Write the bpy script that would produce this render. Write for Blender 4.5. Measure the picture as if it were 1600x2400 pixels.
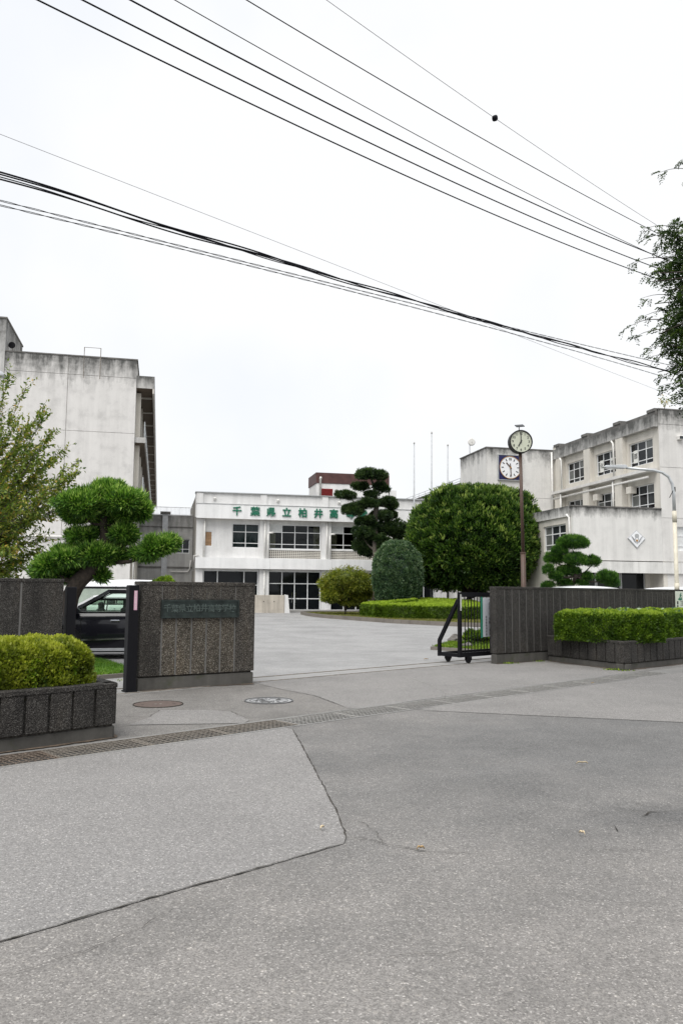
import bpy, bmesh, math, random
import numpy as np
from mathutils import Vector, Matrix

# ------------------------------------------------------------------ camera, sky, sun, exposure
scene = bpy.context.scene
for o in list(bpy.data.objects):
    bpy.data.objects.remove(o, do_unlink=True)
COL = scene.collection
R_ = math.radians
CAM_H, PITCH, ROLL, FPX = 1.6, R_(5.8), R_(0.45), 1866.667
cd = bpy.data.cameras.new('camera')
cd.sensor_fit = 'VERTICAL'; cd.sensor_height = 36.0; cd.lens = 28.0
cd.clip_start = 0.1; cd.clip_end = 6000.0
cam = bpy.data.objects.new('camera', cd); COL.objects.link(cam)
CAM_R = Matrix.Rotation(math.pi/2 + PITCH, 4, 'X') @ Matrix.Rotation(ROLL, 4, 'Z')
cam.matrix_world = Matrix.Translation((0, 0, CAM_H)) @ CAM_R
scene.camera = cam

world = bpy.data.worlds.new('World'); scene.world = world; world.use_nodes = True
wn = world.node_tree; wn.nodes.clear()
SUN_EL, SUN_AZ = R_(58), R_(205)      # azimuth clockwise from +Y: behind the camera, a little to its left
w_out = wn.nodes.new('ShaderNodeOutputWorld'); w_bg = wn.nodes.new('ShaderNodeBackground')
w_sky = wn.nodes.new('ShaderNodeTexSky'); w_sky.sky_type = 'NISHITA'; w_sky.sun_disc = False
w_sky.sun_elevation = SUN_EL; w_sky.sun_rotation = SUN_AZ; w_sky.air_density = 1.0; w_sky.dust_density = 2.0
w_mul = wn.nodes.new('ShaderNodeVectorMath'); w_mul.operation = 'SCALE'; w_mul.inputs['Scale'].default_value = 0.1
w_tc = wn.nodes.new('ShaderNodeTexCoord'); w_no = wn.nodes.new('ShaderNodeTexNoise')
w_no.inputs['Scale'].default_value = 1.6; w_no.inputs['Detail'].default_value = 5; w_no.inputs['Roughness'].default_value = 0.5
w_rp = wn.nodes.new('ShaderNodeValToRGB')
w_rp.color_ramp.elements[0].position = 0.36; w_rp.color_ramp.elements[0].color = (0.86, 0.915, 1.0, 1)
w_rp.color_ramp.elements[1].position = 0.60; w_rp.color_ramp.elements[1].color = (1.04, 1.045, 1.05, 1)
w_mix = wn.nodes.new('ShaderNodeMix'); w_mix.data_type = 'RGBA'; w_mix.inputs[0].default_value = 0.93
wn.links.new(w_tc.outputs['Generated'], w_no.inputs['Vector'])
wn.links.new(w_no.outputs['Fac'], w_rp.inputs['Fac'])
wn.links.new(w_sky.outputs['Color'], w_mul.inputs[0])
wn.links.new(w_mul.outputs['Vector'], w_mix.inputs[6])
wn.links.new(w_rp.outputs['Color'], w_mix.inputs[7])
wn.links.new(w_mix.outputs[2], w_bg.inputs['Color']); w_bg.inputs['Strength'].default_value = 0.415
wn.links.new(w_bg.outputs[0], w_out.inputs['Surface'])
sl = bpy.data.lights.new('sun', 'SUN'); sl.energy = 1.5; sl.angle = R_(50); sl.color = (1.0, 0.975, 0.94)
sun = bpy.data.objects.new('sun', sl); COL.objects.link(sun)
to_sun = Vector((math.sin(SUN_AZ)*math.cos(SUN_EL), math.cos(SUN_AZ)*math.cos(SUN_EL), math.sin(SUN_EL)))
sun.rotation_euler = to_sun.to_track_quat('Z', 'Y').to_euler(); sun.location = (0, 0, 60)
vs = scene.view_settings
vs.view_transform = 'Standard'; vs.look = 'None'; vs.exposure = 1.3; vs.gamma = 1.0; vs.use_curve_mapping = False
scene.cycles.max_bounces = 6; scene.cycles.transparent_max_bounces = 12

# ------------------------------------------------------------------ placing helpers (pixels of the 1600 x 2400 photograph)
rng = np.random.default_rng(7); random.seed(7)
CR3 = CAM_R.to_3x3(); CAMP = Vector((0, 0, CAM_H))
def ray(px, py): return CR3 @ Vector(((px-800)/FPX, (1200-py)/FPX, -1.0))
def at(px, py, Y):
    r = ray(px, py); return CAMP + r*(Y/r.y)
def g(px, py, z=0.0):
    r = ray(px, py); return CAMP + r*((z-CAM_H)/r.z)
G0 = Vector((-3.07, 7.4, 0)); DG = Vector((.7305, .683, 0)); NG = Vector((-.683, .7305, 0))
def sn(s, n, z=0.0): return G0 + DG*s + NG*n + Vector((0, 0, z))
def tz(x, y):
    n = (Vector((x, y, 0))-G0).dot(NG)
    return 0.3*min(max((n-12)/27, 0), 1)
def gt(px, py, up=0.0):
    z = 0
    for _ in range(12):
        p = g(px, py, z+up); z = 0.5*z + 0.5*tz(p.x, p.y)
    return p
def onplane(px, py, o, nrm):
    r = ray(px, py); return CAMP + r*((o-CAMP).dot(nrm)/r.dot(nrm))
PHI = R_(12.8)
BV = Vector((math.cos(PHI), math.sin(PHI), 0)); AV = Vector((-math.sin(PHI), math.cos(PHI), 0))

# ------------------------------------------------------------------ object helpers
def tag(o, label=None, cat=None, group=None, kind=None):
    if label: o['label'] = label
    if cat: o['category'] = cat
    if group: o['group'] = group
    if kind: o['kind'] = kind
    return o
def thing(name, label, cat, loc=(0,0,0), rotz=0.0, group=None):
    o = bpy.data.objects.new(name, None); COL.objects.link(o)
    o.location = loc; o.rotation_euler = (0, 0, rotz); o.empty_display_size = 0.2
    return tag(o, label, cat, group)
def link(name, me, mat=None, parent=None, loc=None):
    o = bpy.data.objects.new(name, me); COL.objects.link(o)
    if mat is not None and not me.materials: me.materials.append(mat)
    if parent is not None: o.parent = parent
    if loc is not None: o.location = loc
    return o
def copy_tree(o, parent=None):
    c = o.copy(); COL.objects.link(c)
    if parent is not None: c.parent = parent
    for ch in list(o.children): copy_tree(ch, c)
    return c

class MB:
    def __init__(s): s.v = []; s.f = []; s.smooth = False
    def quad(s, *p):
        k = len(s.v); s.v += [tuple(q) for q in p]; s.f.append(tuple(range(k, k+len(p)))); return s
    def box(s, x0, x1, y0, y1, z0, z1, ch=0.0):
        if ch:
            return s.prism([(x0+ch,y0),(x1-ch,y0),(x1,y0+ch),(x1,y1-ch),(x1-ch,y1),(x0+ch,y1),(x0,y1-ch),(x0,y0+ch)], z0, z1, inset=ch)
        k = len(s.v)
        s.v += [(x0,y0,z0),(x1,y0,z0),(x1,y1,z0),(x0,y1,z0),(x0,y0,z1),(x1,y0,z1),(x1,y1,z1),(x0,y1,z1)]
        s.f += [(k+3,k+2,k+1,k),(k+4,k+5,k+6,k+7),(k,k+1,k+5,k+4),(k+1,k+2,k+6,k+5),(k+2,k+3,k+7,k+6),(k+3,k,k+4,k+7)]
        return s
    def prism(s, poly, z0, z1, inset=0.0):
        n = len(poly); k = len(s.v)
        s.v += [(x,y,z0) for x,y in poly]
        if inset:
            cx = sum(p[0] for p in poly)/n; cy = sum(p[1] for p in poly)/n
            s.v += [(x,y,z1-inset) for x,y in poly]
            hx = max(abs(p[0]-cx) for p in poly); hy = max(abs(p[1]-cy) for p in poly)
            s.v += [(cx+(x-cx)*(1-inset/max(hx,1e-6)), cy+(y-cy)*(1-inset/max(hy,1e-6)), z1) for x,y in poly]
            for a in (0, n):
                for i in range(n): j=(i+1)%n; s.f.append((k+a+i,k+a+j,k+a+n+j,k+a+n+i))
            s.f.append(tuple(k+2*n+i for i in range(n)))
        else:
            s.v += [(x,y,z1) for x,y in poly]
            for i in range(n): j=(i+1)%n; s.f.append((k+i,k+j,k+n+j,k+n+i))
            s.f.append(tuple(k+n+i for i in range(n)))
        s.f.append(tuple(k+n-1-i for i in range(n)))
        return s
    def bar(s, a, b, w, h, up=(0,0,1)):
        a = Vector(a); b = Vector(b); d = (b-a).normalized(); u = Vector(up)
        if abs(d.dot(u)) > .98: u = Vector((0,1,0))
        x = d.cross(u).normalized()*w/2; y = x.cross(d).normalized()*h/2
        k = len(s.v)
        for c in (a, b): s.v += [tuple(c-x-y),tuple(c+x-y),tuple(c+x+y),tuple(c-x+y)]
        s.f += [(k+3,k+2,k+1,k),(k+4,k+5,k+6,k+7)] + [(k+i,k+(i+1)%4,k+4+(i+1)%4,k+4+i) for i in range(4)]
        return s
    def tube(s, path, rad, n=8, cap=True):
        P = [Vector(p) for p in path]; m = len(P)
        if not hasattr(rad, '__len__'): rad = [rad]*m
        k = len(s.v); ref = Vector((0.0137, 0.0211, 1))
        for i in range(m):
            d = (P[min(i+1,m-1)]-P[max(i-1,0)]).normalized()
            x = d.cross(ref)
            if x.length < .05: x = d.cross(Vector((1,0.1,0)))
            x.normalize(); y = d.cross(x)
            for j in range(n):
                t = 2*math.pi*j/n; s.v.append(tuple(P[i]+(x*math.cos(t)+y*math.sin(t))*rad[i]))
        for i in range(m-1):
            for j in range(n):
                s.f.append((k+i*n+j, k+i*n+(j+1)%n, k+(i+1)*n+(j+1)%n, k+(i+1)*n+j))
        if cap:
            s.f.append(tuple(k+n-1-j for j in range(n))); s.f.append(tuple(k+(m-1)*n+j for j in range(n)))
        return s
    def disc(s, c, r, axis='y', th=.02, n=32, r2=None):
        # short drum of radius r centred at c along an axis
        k = len(s.v); r2 = r if r2 is None else r2
        for q, rr in ((-.5, r), (.5, r2)):
            for j in range(n):
                t = 2*math.pi*j/n; a, b = math.cos(t)*rr, math.sin(t)*rr
                p = {'y': (a, q*th, b), 'x': (q*th, a, b), 'z': (a, b, q*th)}[axis]
                s.v.append((c[0]+p[0], c[1]+p[1], c[2]+p[2]))
        s.f += [(k+j, k+(j+1)%n, k+n+(j+1)%n, k+n+j) for j in range(n)]
        s.f += [tuple(k+n-1-j for j in range(n)), tuple(k+n+j for j in range(n))]
        return s
    def ring(s, c, r0, r1, axis='z', th=.02, n=32):
        k = len(s.v)
        for rr, q in ((r0,-.5),(r1,-.5),(r1,.5),(r0,.5)):
            for j in range(n):
                t = 2*math.pi*j/n; a, b = math.cos(t)*rr, math.sin(t)*rr
                p = {'y': (a, q*th, b), 'x': (q*th, a, b), 'z': (a, b, q*th)}[axis]
                s.v.append((c[0]+p[0], c[1]+p[1], c[2]+p[2]))
        for a in range(4):
            b = (a+1)%4
            s.f += [(k+a*n+j, k+a*n+(j+1)%n, k+b*n+(j+1)%n, k+b*n+j) for j in range(n)]
        return s
    def wall(s, u0, u1, z0, z1, y0, y1, holes=()):
        us = sorted({u0,u1,*[h[0] for h in holes],*[h[1] for h in holes]}); zs = sorted({z0,z1,*[h[2] for h in holes],*[h[3] for h in holes]})
        us = [u for u in us if u0<=u<=u1]; zs = [z for z in zs if z0<=z<=z1]
        nu, nz = len(us)-1, len(zs)-1
        def solid(i, j):
            if not (0<=i<nu and 0<=j<nz): return False
            cu, cz = (us[i]+us[i+1])/2, (zs[j]+zs[j+1])/2
            return not any(h[0]<cu<h[1] and h[2]<cz<h[3] for h in holes)
        for i in range(nu):
            for j in range(nz):
                if not solid(i,j): continue
                a,b,c,d = us[i],us[i+1],zs[j],zs[j+1]
                s.quad((a,y0,c),(b,y0,c),(b,y0,d),(a,y0,d)); s.quad((b,y1,c),(a,y1,c),(a,y1,d),(b,y1,d))
                if not solid(i-1,j): s.quad((a,y1,c),(a,y0,c),(a,y0,d),(a,y1,d))
                if not solid(i+1,j): s.quad((b,y0,c),(b,y1,c),(b,y1,d),(b,y0,d))
                if not solid(i,j-1): s.quad((a,y1,c),(b,y1,c),(b,y0,c),(a,y0,c))
                if not solid(i,j+1): s.quad((a,y0,d),(b,y0,d),(b,y1,d),(a,y1,d))
        return s
    def grid(s, rows):
        k = len(s.v); m = len(rows[0])
        for r in rows: s.v += [tuple(p) for p in r]
        for i in range(len(rows)-1):
            for j in range(m-1): s.f.append((k+i*m+j, k+i*m+j+1, k+(i+1)*m+j+1, k+(i+1)*m+j))
        return s
    def mesh(s, name):
        me = bpy.data.meshes.new(name); me.from_pydata(s.v, [], s.f); me.update()
        if s.smooth:
            for p in me.polygons: p.use_smooth = True
        return me
    def build(s, name, mat, parent=None, loc=None, smooth=False, bevel=0.0, flip=None):
        s.smooth = smooth or s.smooth
        o = link(name, s.mesh(name), mat, parent, loc)
        if bevel:
            m = o.modifiers.new('bevel', 'BEVEL'); m.width = bevel; m.segments = 2; m.limit_method = 'ANGLE'
        return o

# ------------------------------------------------------------------ materials
class NT:
    def __init__(s, name, rough=.6, spec=.4, metal=0.0):
        s.m = bpy.data.materials.new(name); s.m.use_nodes = True
        s.t = s.m.node_tree; s.p = s.t.nodes['Principled BSDF']; s.out = s.t.nodes['Material Output']
        s.p.inputs['Roughness'].default_value = rough; s.p.inputs['Metallic'].default_value = metal
        s.p.inputs['Specular IOR Level'].default_value = spec
    def n(s, typ, **kw):
        nd = s.t.nodes.new(typ)
        for k, v in kw.items():
            if k.startswith('i_'): nd.inputs[k[2:].replace('_',' ')].default_value = v
            else: setattr(nd, k, v)
        return nd
    def l(s, a, b): s.t.links.new(a, b)
    def coord(s, kind='Object', scale=(1,1,1), rot=(0,0,0)):
        c = s.n('ShaderNodeTexCoord'); m = s.n('ShaderNodeMapping'); m.inputs['Scale'].default_value = scale; m.inputs['Rotation'].default_value = rot
        if kind == 'World':
            ge = s.n('ShaderNodeNewGeometry'); s.l(ge.outputs['Position'], m.inputs['Vector'])
        else: s.l(c.outputs[kind], m.inputs['Vector'])
        return m.outputs[0]
    def noise(s, vec, scale, detail=4, rough=.55, dist=0.0):
        x = s.n('ShaderNodeTexNoise'); x.inputs['Scale'].default_value = scale; x.inputs['Detail'].default_value = detail
        x.inputs['Roughness'].default_value = rough; x.inputs['Distortion'].default_value = dist; s.l(vec, x.inputs['Vector']); return x.outputs['Fac']
    def voro(s, vec, scale, feature='F1', out='Distance'):
        x = s.n('ShaderNodeTexVoronoi', feature=feature); x.inputs['Scale'].default_value = scale; s.l(vec, x.inputs['Vector']); return x.outputs[out]
    def ramp(s, fac, stops):
        x = s.n('ShaderNodeValToRGB'); e = x.color_ramp.elements
        for i, (pos, c) in enumerate(stops):
            el = e[i] if i < 2 else e.new(pos)
            el.position = pos; el.color = (*c, 1) if len(c) == 3 else c
        s.l(fac, x.inputs['Fac']); return x.outputs['Color']
    def mix(s, fac, a, b, mode='MIX'):
        x = s.n('ShaderNodeMix', data_type='RGBA', blend_type=mode)
        for sock, v in ((x.inputs[0], fac), (x.inputs[6], a), (x.inputs[7], b)):
            if hasattr(v, 'links'): s.l(v, sock)
            else: sock.default_value = v if not isinstance(v, tuple) else ((*v, 1) if len(v) == 3 else v)
        return x.outputs[2]
    def math(s, op, a, b=0.0, clamp=False):
        x = s.n('ShaderNodeMath', operation=op, use_clamp=clamp)
        for sock, v in ((x.inputs[0], a), (x.inputs[1], b)):
            if hasattr(v, 'links'): s.l(v, sock)
            else: sock.default_value = v
        return x.outputs[0]
    def col(s, c):
        if hasattr(c, 'links'): s.l(c, s.p.inputs['Base Color'])
        else: s.p.inputs['Base Color'].default_value = (*c, 1)
        return s
    def bump(s, h, strength=.3, dist=.01):
        b = s.n('ShaderNodeBump'); b.inputs['Strength'].default_value = strength; b.inputs['Distance'].default_value = dist
        s.l(h, b.inputs['Height']); s.l(b.outputs[0], s.p.inputs['Normal']); return s
    def rough(s, r): s.l(r, s.p.inputs['Roughness']); return s

M = {}
def plain(name, c, rough=.6, metal=0.0, spec=.4, var=.12, scale=6.0):
    t = NT(name, rough, spec, metal); v = t.coord()
    f = t.noise(v, scale, 5)
    lo = tuple(x*(1-var) for x in c); hi = tuple(min(x*(1+var), 1) for x in c)
    t.col(t.ramp(f, [(.3, lo), (.7, hi)])); M[name] = t.m; return t.m

def asphalt(name, base, contrast=1.0, warm=(1,1,1), stain=.25, chip=.45, zones=()):
    t = NT(name, .85, .25); v = t.coord('World')
    cells = t.voro(v, 125, out='Color'); sep = t.n('ShaderNodeSeparateColor'); t.l(cells, sep.inputs[0])
    grain = t.ramp(sep.outputs[0], [(0, tuple(base*x*(1-.50*contrast) for x in warm)), (.5, tuple(base*x for x in warm)), (.93, tuple(base*x*(1+.35*contrast) for x in warm)), (1, tuple(min(base*x*(1+1.6*contrast), .8) for x in warm))])
    c2 = t.voro(v, 60, out='Color'); s2 = t.n('ShaderNodeSeparateColor'); t.l(c2, s2.inputs[0])
    big = t.ramp(s2.outputs[1], [(0, (.80,.80,.80)), (.5, (1,1,1)), (.92, (1.04,1.04,1.04)), (.97, (1.38,1.36,1.32))])
    c = t.mix(chip, grain, t.mix(1.0, grain, big, 'MULTIPLY'))
    st = t.noise(v, .55, 5, .6); c = t.mix(1.0, c, t.ramp(st, [(.3, (1-stain,)*3), (.55, (1,1,1)), (.75, (1+stain*.4, 1+stain*.37, 1+stain*.33))]), 'MULTIPLY')
    st2 = t.noise(v, 3.2, 6, .65); c = t.mix(1.0, c, t.ramp(st2, [(.35, (1-stain*.5,)*3), (.7, (1+stain*.15,)*3)]), 'MULTIPLY')
    for (cx, cy, rx, ry, ang, tint, soft) in zones:      # darker and lighter areas, one of them oily: an ellipse on the ground with a ragged edge
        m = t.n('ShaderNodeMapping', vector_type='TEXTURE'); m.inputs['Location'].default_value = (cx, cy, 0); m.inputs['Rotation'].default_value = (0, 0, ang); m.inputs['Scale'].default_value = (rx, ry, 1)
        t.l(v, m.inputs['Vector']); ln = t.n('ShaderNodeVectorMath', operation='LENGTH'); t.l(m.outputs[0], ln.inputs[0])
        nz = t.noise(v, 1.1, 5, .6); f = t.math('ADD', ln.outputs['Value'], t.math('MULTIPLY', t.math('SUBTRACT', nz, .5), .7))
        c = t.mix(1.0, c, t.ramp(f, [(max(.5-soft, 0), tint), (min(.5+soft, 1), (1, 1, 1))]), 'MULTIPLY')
    fine = t.noise(v, 260, 2); c = t.mix(1.0, c, t.ramp(fine, [(.3, (.82,)*3), (.7, (1.14,)*3)]), 'MULTIPLY')
    t.col(c); h = t.voro(v, 95); t.bump(h, .45, .004); M[name] = t.m

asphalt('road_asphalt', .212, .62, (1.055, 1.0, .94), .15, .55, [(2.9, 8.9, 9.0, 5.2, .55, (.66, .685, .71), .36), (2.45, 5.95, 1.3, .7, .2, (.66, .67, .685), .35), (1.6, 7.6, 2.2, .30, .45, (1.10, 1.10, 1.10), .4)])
asphalt('patch_asphalt', .222, .6, (1.035, 1.0, .965), .10, .5)
asphalt('patch_right', .215, .6, (1.04, 1.0, .955), .14, .4)
asphalt('apron_asphalt', .185, .65, (1.05, 1.0, .935), .26, .45)
asphalt('yard_asphalt', .30, .4, (1.0, .99, .975), .20, .25)

def concrete(name, base, tint=(1,1,1), stain=.3, rough=.8, bump=.25, streak=0.0, zt=None, zh=1.5, dark=(.09,.09,.085), green=0.0):
    # zt: height (object space) of a weathered, lichen-streaked top edge; zh: how far the streaks run down
    t = NT(name, rough, .3); v = t.coord()
    c = tuple(base*x for x in tint)
    f = t.noise(v, 1.3, 6, .6)
    col = t.ramp(f, [(.28, tuple(x*(1-stain) for x in c)), (.5, c), (.75, tuple(min(x*(1+stain*.25), .9) for x in c))])
    f2 = t.noise(v, 22, 4); col = t.mix(1.0, col, t.ramp(f2, [(.3, (.93,)*3), (.7, (1.04,)*3)]), 'MULTIPLY')
    if streak:
        vs_ = t.coord(scale=(2.3, 2.3, .16)); s = t.noise(vs_, 1.0, 6, .62)
        col = t.mix(1.0, col, t.ramp(s, [(.38, (1-streak,)*3), (.58, (1,1,1))]), 'MULTIPLY')
    if zt is not None:
        sp = t.n('ShaderNodeSeparateXYZ'); tc = t.n('ShaderNodeTexCoord'); t.l(tc.outputs['Object'], sp.inputs[0])
        hgt = t.math('DIVIDE', t.math('SUBTRACT', zt, sp.outputs['Z']), zh)          # 0 at the top edge, 1 lower down
        vv = t.coord(scale=(1.7, 1.7, .3)); k = t.noise(vv, 1.2, 7, .68)
        k2 = t.noise(v, 2.6, 7, .7)
        m = t.math('SUBTRACT', t.math('ADD', t.math('MULTIPLY', k, 1.1), t.math('MULTIPLY', k2, .75)), t.math('ADD', t.math('MULTIPLY', hgt, .62), .42))
        m = t.math('MULTIPLY', m, 2.1, True)
        col = t.mix(m, col, dark)
    if green:
        kk = t.noise(v, 3.0, 6, .65); col = t.mix(t.math('MULTIPLY', t.math('SUBTRACT', kk, .55, True), green*6, True), col, (.045, .055, .02))
    t.col(col); t.bump(f2, bump, .004); M[name] = t.m; return t.m

def aggregate(name, cols, scale=42, stain=.35, bump=.9, tan=0.0):
    t = NT(name, .8, .35); v = t.coord('World')
    cl = t.voro(v, scale, out='Color'); sp = t.n('ShaderNodeSeparateColor'); t.l(cl, sp.inputs[0])
    d = t.voro(v, scale)
    peb = t.ramp(sp.outputs[0], [(0, cols[0]), (.45, cols[1]), (.8, cols[2]), (.97, cols[3])])
    mortar = t.ramp(d, [(.32, (1,1,1)), (.62, (.35,.34,.33))])
    c = t.mix(1.0, peb, mortar, 'MULTIPLY')
    vs_ = t.coord('World', scale=(1.8, 1.8, .5)); st = t.noise(vs_, 1.6, 6, .65)
    c = t.mix(1.0, c, t.ramp(st, [(.32, (1-stain,)*3), (.55, (1,1,1)), (.72, (1.15, 1.1, 1.02))]), 'MULTIPLY')
    t.col(c); t.bump(t.math('SUBTRACT', 1.0, d), bump, .012); M[name] = t.m
aggregate('aggregate_dark', [(.042,.037,.031), (.088,.079,.067), (.13,.117,.10), (.23,.215,.19)], 74, .5)
aggregate('aggregate_tan', [(.055,.047,.037), (.14,.12,.094), (.21,.185,.145), (.36,.33,.28)], 72, .5)
aggregate('aggregate_black', [(.032,.029,.026), (.062,.057,.051), (.09,.083,.074), (.16,.153,.142)], 92, .5)
aggregate('grass_soil', [(.03,.03,.012), (.06,.07,.02), (.09,.10,.03), (.12,.11,.05)], 60, .3)
concrete('plinth', .10, (1, .95, .86), .4, .85, .4, 0.25, green=.5)
concrete('coping', .15, (1, .96, .9), .4, .85, .4, 0, green=.3)
concrete('groove', .15, (1, .97, .92), .3)
concrete('kerb', .17, (1, .90, .78), .35)
concrete('gutter_concrete', .22, (1, .98, .94), .35)
concrete('track_concrete', .27, (1, .98, .95), .3)
concrete('white_paint', .74, (1, .992, .975), .12, .6, .08, .14)
concrete('white_fascia', .80, (1, 1, .99), .07, .55, .06, .09)
concrete('cream_paint', .62, (1, .95, .85), .12, .65, .1, .12)
concrete('gable', .62, (1, .975, .94), .20, .75, .15, .08, zt=16.55, zh=2.4)
concrete('gable_side', .55, (1, .95, .87), .15, .75, .15, .1)
concrete('eave_face', .50, (1, .98, .94), .25, .75, .15, .2, zt=15.5, zh=1.1)
concrete('tower', .50, (1, .985, .955), .25, .75, .15, .25, zt=18.6, zh=3.2)
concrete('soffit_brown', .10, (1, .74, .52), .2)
concrete('link_grey', .44, (1, .985, .95), .22, .8, .15, .22, zt=7.3, zh=2.0, dark=(.16,.158,.15))
concrete('right_wall', .64, (1, .98, .94), .14, .75, .12, .10, zt=12.0, zh=1.5)
concrete('right_fascia', .52, (1, .985, .945), .2, .75, .12, .3, zt=11.75, zh=1.3)
concrete('parapet_dark', .16, (1, .96, .9), .5, .85, .2, .3)
concrete('wing_wall', .64, (1, .985, .945), .12, .75, .12, .10, zt=6.45, zh=.8)
concrete('wing_band', .66, (1, .99, .95), .14, .7, .1, .2)
concrete('ramp_concrete', .48, (1, .91, .78), .35, .8, .2, .3)
plain('brown_panel', (.075, .032, .028), .5, var=.3, scale=2)
plain('red_louvre', (.22, .012, .012), .5)
plain('frame_white', (.72, .73, .73), .4)
plain('frame_grey', (.42, .43, .43), .4, .3)
plain('pipe_white', (.66, .65, .62), .5)
plain('pipe_grey', (.40, .41, .42), .5)
plain('curtain_blue', (.10, .135, .14), .9, scale=30, var=.35)
plain('curtain_cream', (.52, .44, .29), .9, scale=30, var=.25)
plain('blind_white', (.62, .63, .62), .8)
plain('board_brown', (.30, .185, .10), .7, var=.3)
plain('paper', (.68, .68, .64), .8)
plain('letter_green', (.012, .14, .08), .5)
plain('ink', (.02, .02, .022), .6)
plain('navy', (.012, .014, .075), .4)
plain('clock_white', (.74, .75, .76), .4, var=.03)
plain('clock_cream', (.50, .52, .42), .45, var=.04)
plain('gold', (.45, .24, .08), .35, .6)
plain('pole_brown', (.075, .045, .032), .5)
plain('rim_black', (.012, .012, .012), .45, spec=.2)
plain('lamp_cream', (.58, .54, .44), .45)
plain('lamp_steel', (.50, .52, .53), .35, .4)
plain('steel_dark', (.23, .205, .175), .6, .3, var=.35, scale=9)
plain('steel_worn', (.33, .32, .30), .6, .3, var=.3, scale=9)
plain('rust', (.17, .135, .108), .8, .3, var=.4, scale=14)
plain('manhole_brown', (.15, .115, .10), .65, .4, var=.2, scale=20)
plain('manhole_grey', (.40, .40, .40), .5, .5, var=.15, scale=20)
plain('gate_black', (.007, .007, .009), .5, spec=.15)
plain('bronze', (.032, .043, .040), .5, .5, var=.45, scale=9)
plain('bronze_letter', (.085, .108, .10), .5, .4, var=.4, scale=16)
plain('pink', (.62, .36, .46), .6)
plain('banner_green', (.03, .22, .14), .6)
plain('banner_white', (.62, .64, .68), .6, var=.05)
plain('sign_face', (.60, .64, .56), .5, var=.04)
plain('wire_black', (.008, .008, .012), .6, spec=.1)
plain('wire_grey', (.28, .28, .30), .5)
plain('rock', (.13, .12, .11), .8, var=.5, scale=7)
plain('bark', (.034, .026, .020), .9, var=.5, scale=18)
plain('bark_grey', (.12, .105, .085), .9, var=.4, scale=18)
plain('tyre', (.015, .015, .015), .8)
plain('trim_black', (.009, .009, .010), .5, spec=.2)
plain('chrome', (.65, .66, .68), .12, 1.0, var=.02)
plain('headlight', (.55, .57, .6), .1, .3)
plain('tail_red', (.35, .01, .01), .15)
plain('seat_grey', (.10, .10, .105), .9)
plain('relief_grey', (.13, .13, .13), .6, .3)
plain('dirt_and_shade', (.115, .085, .06), .95, var=.5, scale=12)
plain('dry_leaf', (.40, .27, .13), .8, var=.4, scale=20)
plain('dry_leaf_pale', (.55, .45, .30), .8, var=.3, scale=20)
def crack_mat():
    t = NT('crack', .95, .1); v = t.coord('World'); f = t.noise(v, 30, 4)
    t.col(t.ramp(f, [(.35, (.03,.027,.024)), (.65, (.085,.078,.068))])); M['crack'] = t.m
crack_mat()
def paint(name, c, rough=.2):
    t = NT(name, rough, .25); t.col(c); t.p.inputs['Coat Weight'].default_value = .5; t.p.inputs['Coat Roughness'].default_value = .05; M[name] = t.m
paint('paint_black', (.008, .008, .012)); paint('paint_white', (.78, .79, .80))
def glass(name, c=(.006,.007,.008), rough=.05, spec=.22):
    t = NT(name, rough, spec); v = t.coord(); f = t.noise(v, .9, 3)
    t.col(t.ramp(f, [(.35, c), (.7, tuple(x*1.9 for x in c))])); M[name] = t.m
glass('pane_dark'); glass('pane_mid', (.022, .025, .027)); glass('pane_pale', (.11, .115, .11), .15)
def cglass():
    t = NT('car_glass'); tr = t.n('ShaderNodeBsdfTransparent'); tr.inputs[0].default_value = (.78, .85, .80, 1)
    gl = t.n('ShaderNodeBsdfGlossy'); gl.inputs['Roughness'].default_value = .02
    lw = t.n('ShaderNodeFresnel'); lw.inputs['IOR'].default_value = 1.5; mx = t.n('ShaderNodeMixShader')
    t.l(lw.outputs[0], mx.inputs[0]); t.l(tr.outputs[0], mx.inputs[1]); t.l(gl.outputs[0], mx.inputs[2]); t.l(mx.outputs[0], t.out.inputs['Surface']); M['car_glass'] = t.m
cglass()
def clearpane():
    t = NT('pane_clear'); tr = t.n('ShaderNodeBsdfTransparent'); tr.inputs[0].default_value = (.66, .70, .70, 1)
    gl = t.n('ShaderNodeBsdfGlossy'); gl.inputs['Roughness'].default_value = .03; gl.inputs[0].default_value = (.5, .5, .5, 1)
    lw = t.n('ShaderNodeFresnel'); lw.inputs['IOR'].default_value = 1.45; mx = t.n('ShaderNodeMixShader')
    t.l(lw.outputs[0], mx.inputs[0]); t.l(tr.outputs[0], mx.inputs[1]); t.l(gl.outputs[0], mx.inputs[2]); t.l(mx.outputs[0], t.out.inputs['Surface']); M['pane_clear'] = t.m
clearpane()
plain('room_wall', (.10, .10, .095), .9)
def leafmat(name, cols, rough=.5, trans=.28, spec=.35):
    t = NT(name, rough, spec); a = t.n('ShaderNodeAttribute', attribute_name='rnd')
    st = [(i/(len(cols)-1), c) for i, c in enumerate(cols)]
    c = t.ramp(a.outputs['Fac'], st); t.col(c)
    tl = t.n('ShaderNodeBsdfTranslucent'); t.l(t.mix(1.0, c, (1.3, 1.5, .6), 'MULTIPLY'), tl.inputs[0])
    mx = t.n('ShaderNodeMixShader'); mx.inputs[0].default_value = trans
    t.l(t.p.outputs[0], mx.inputs[1]); t.l(tl.outputs[0], mx.inputs[2]); t.l(mx.outputs[0], t.out.inputs['Surface']); M[name] = t.m
leafmat('leaf_podocarpus', [(.009,.032,.007), (.042,.115,.015), (.16,.31,.042), (.46,.60,.16)])
leafmat('leaf_dome', [(.010,.030,.006), (.035,.082,.013), (.10,.17,.028), (.34,.42,.11)])
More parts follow.
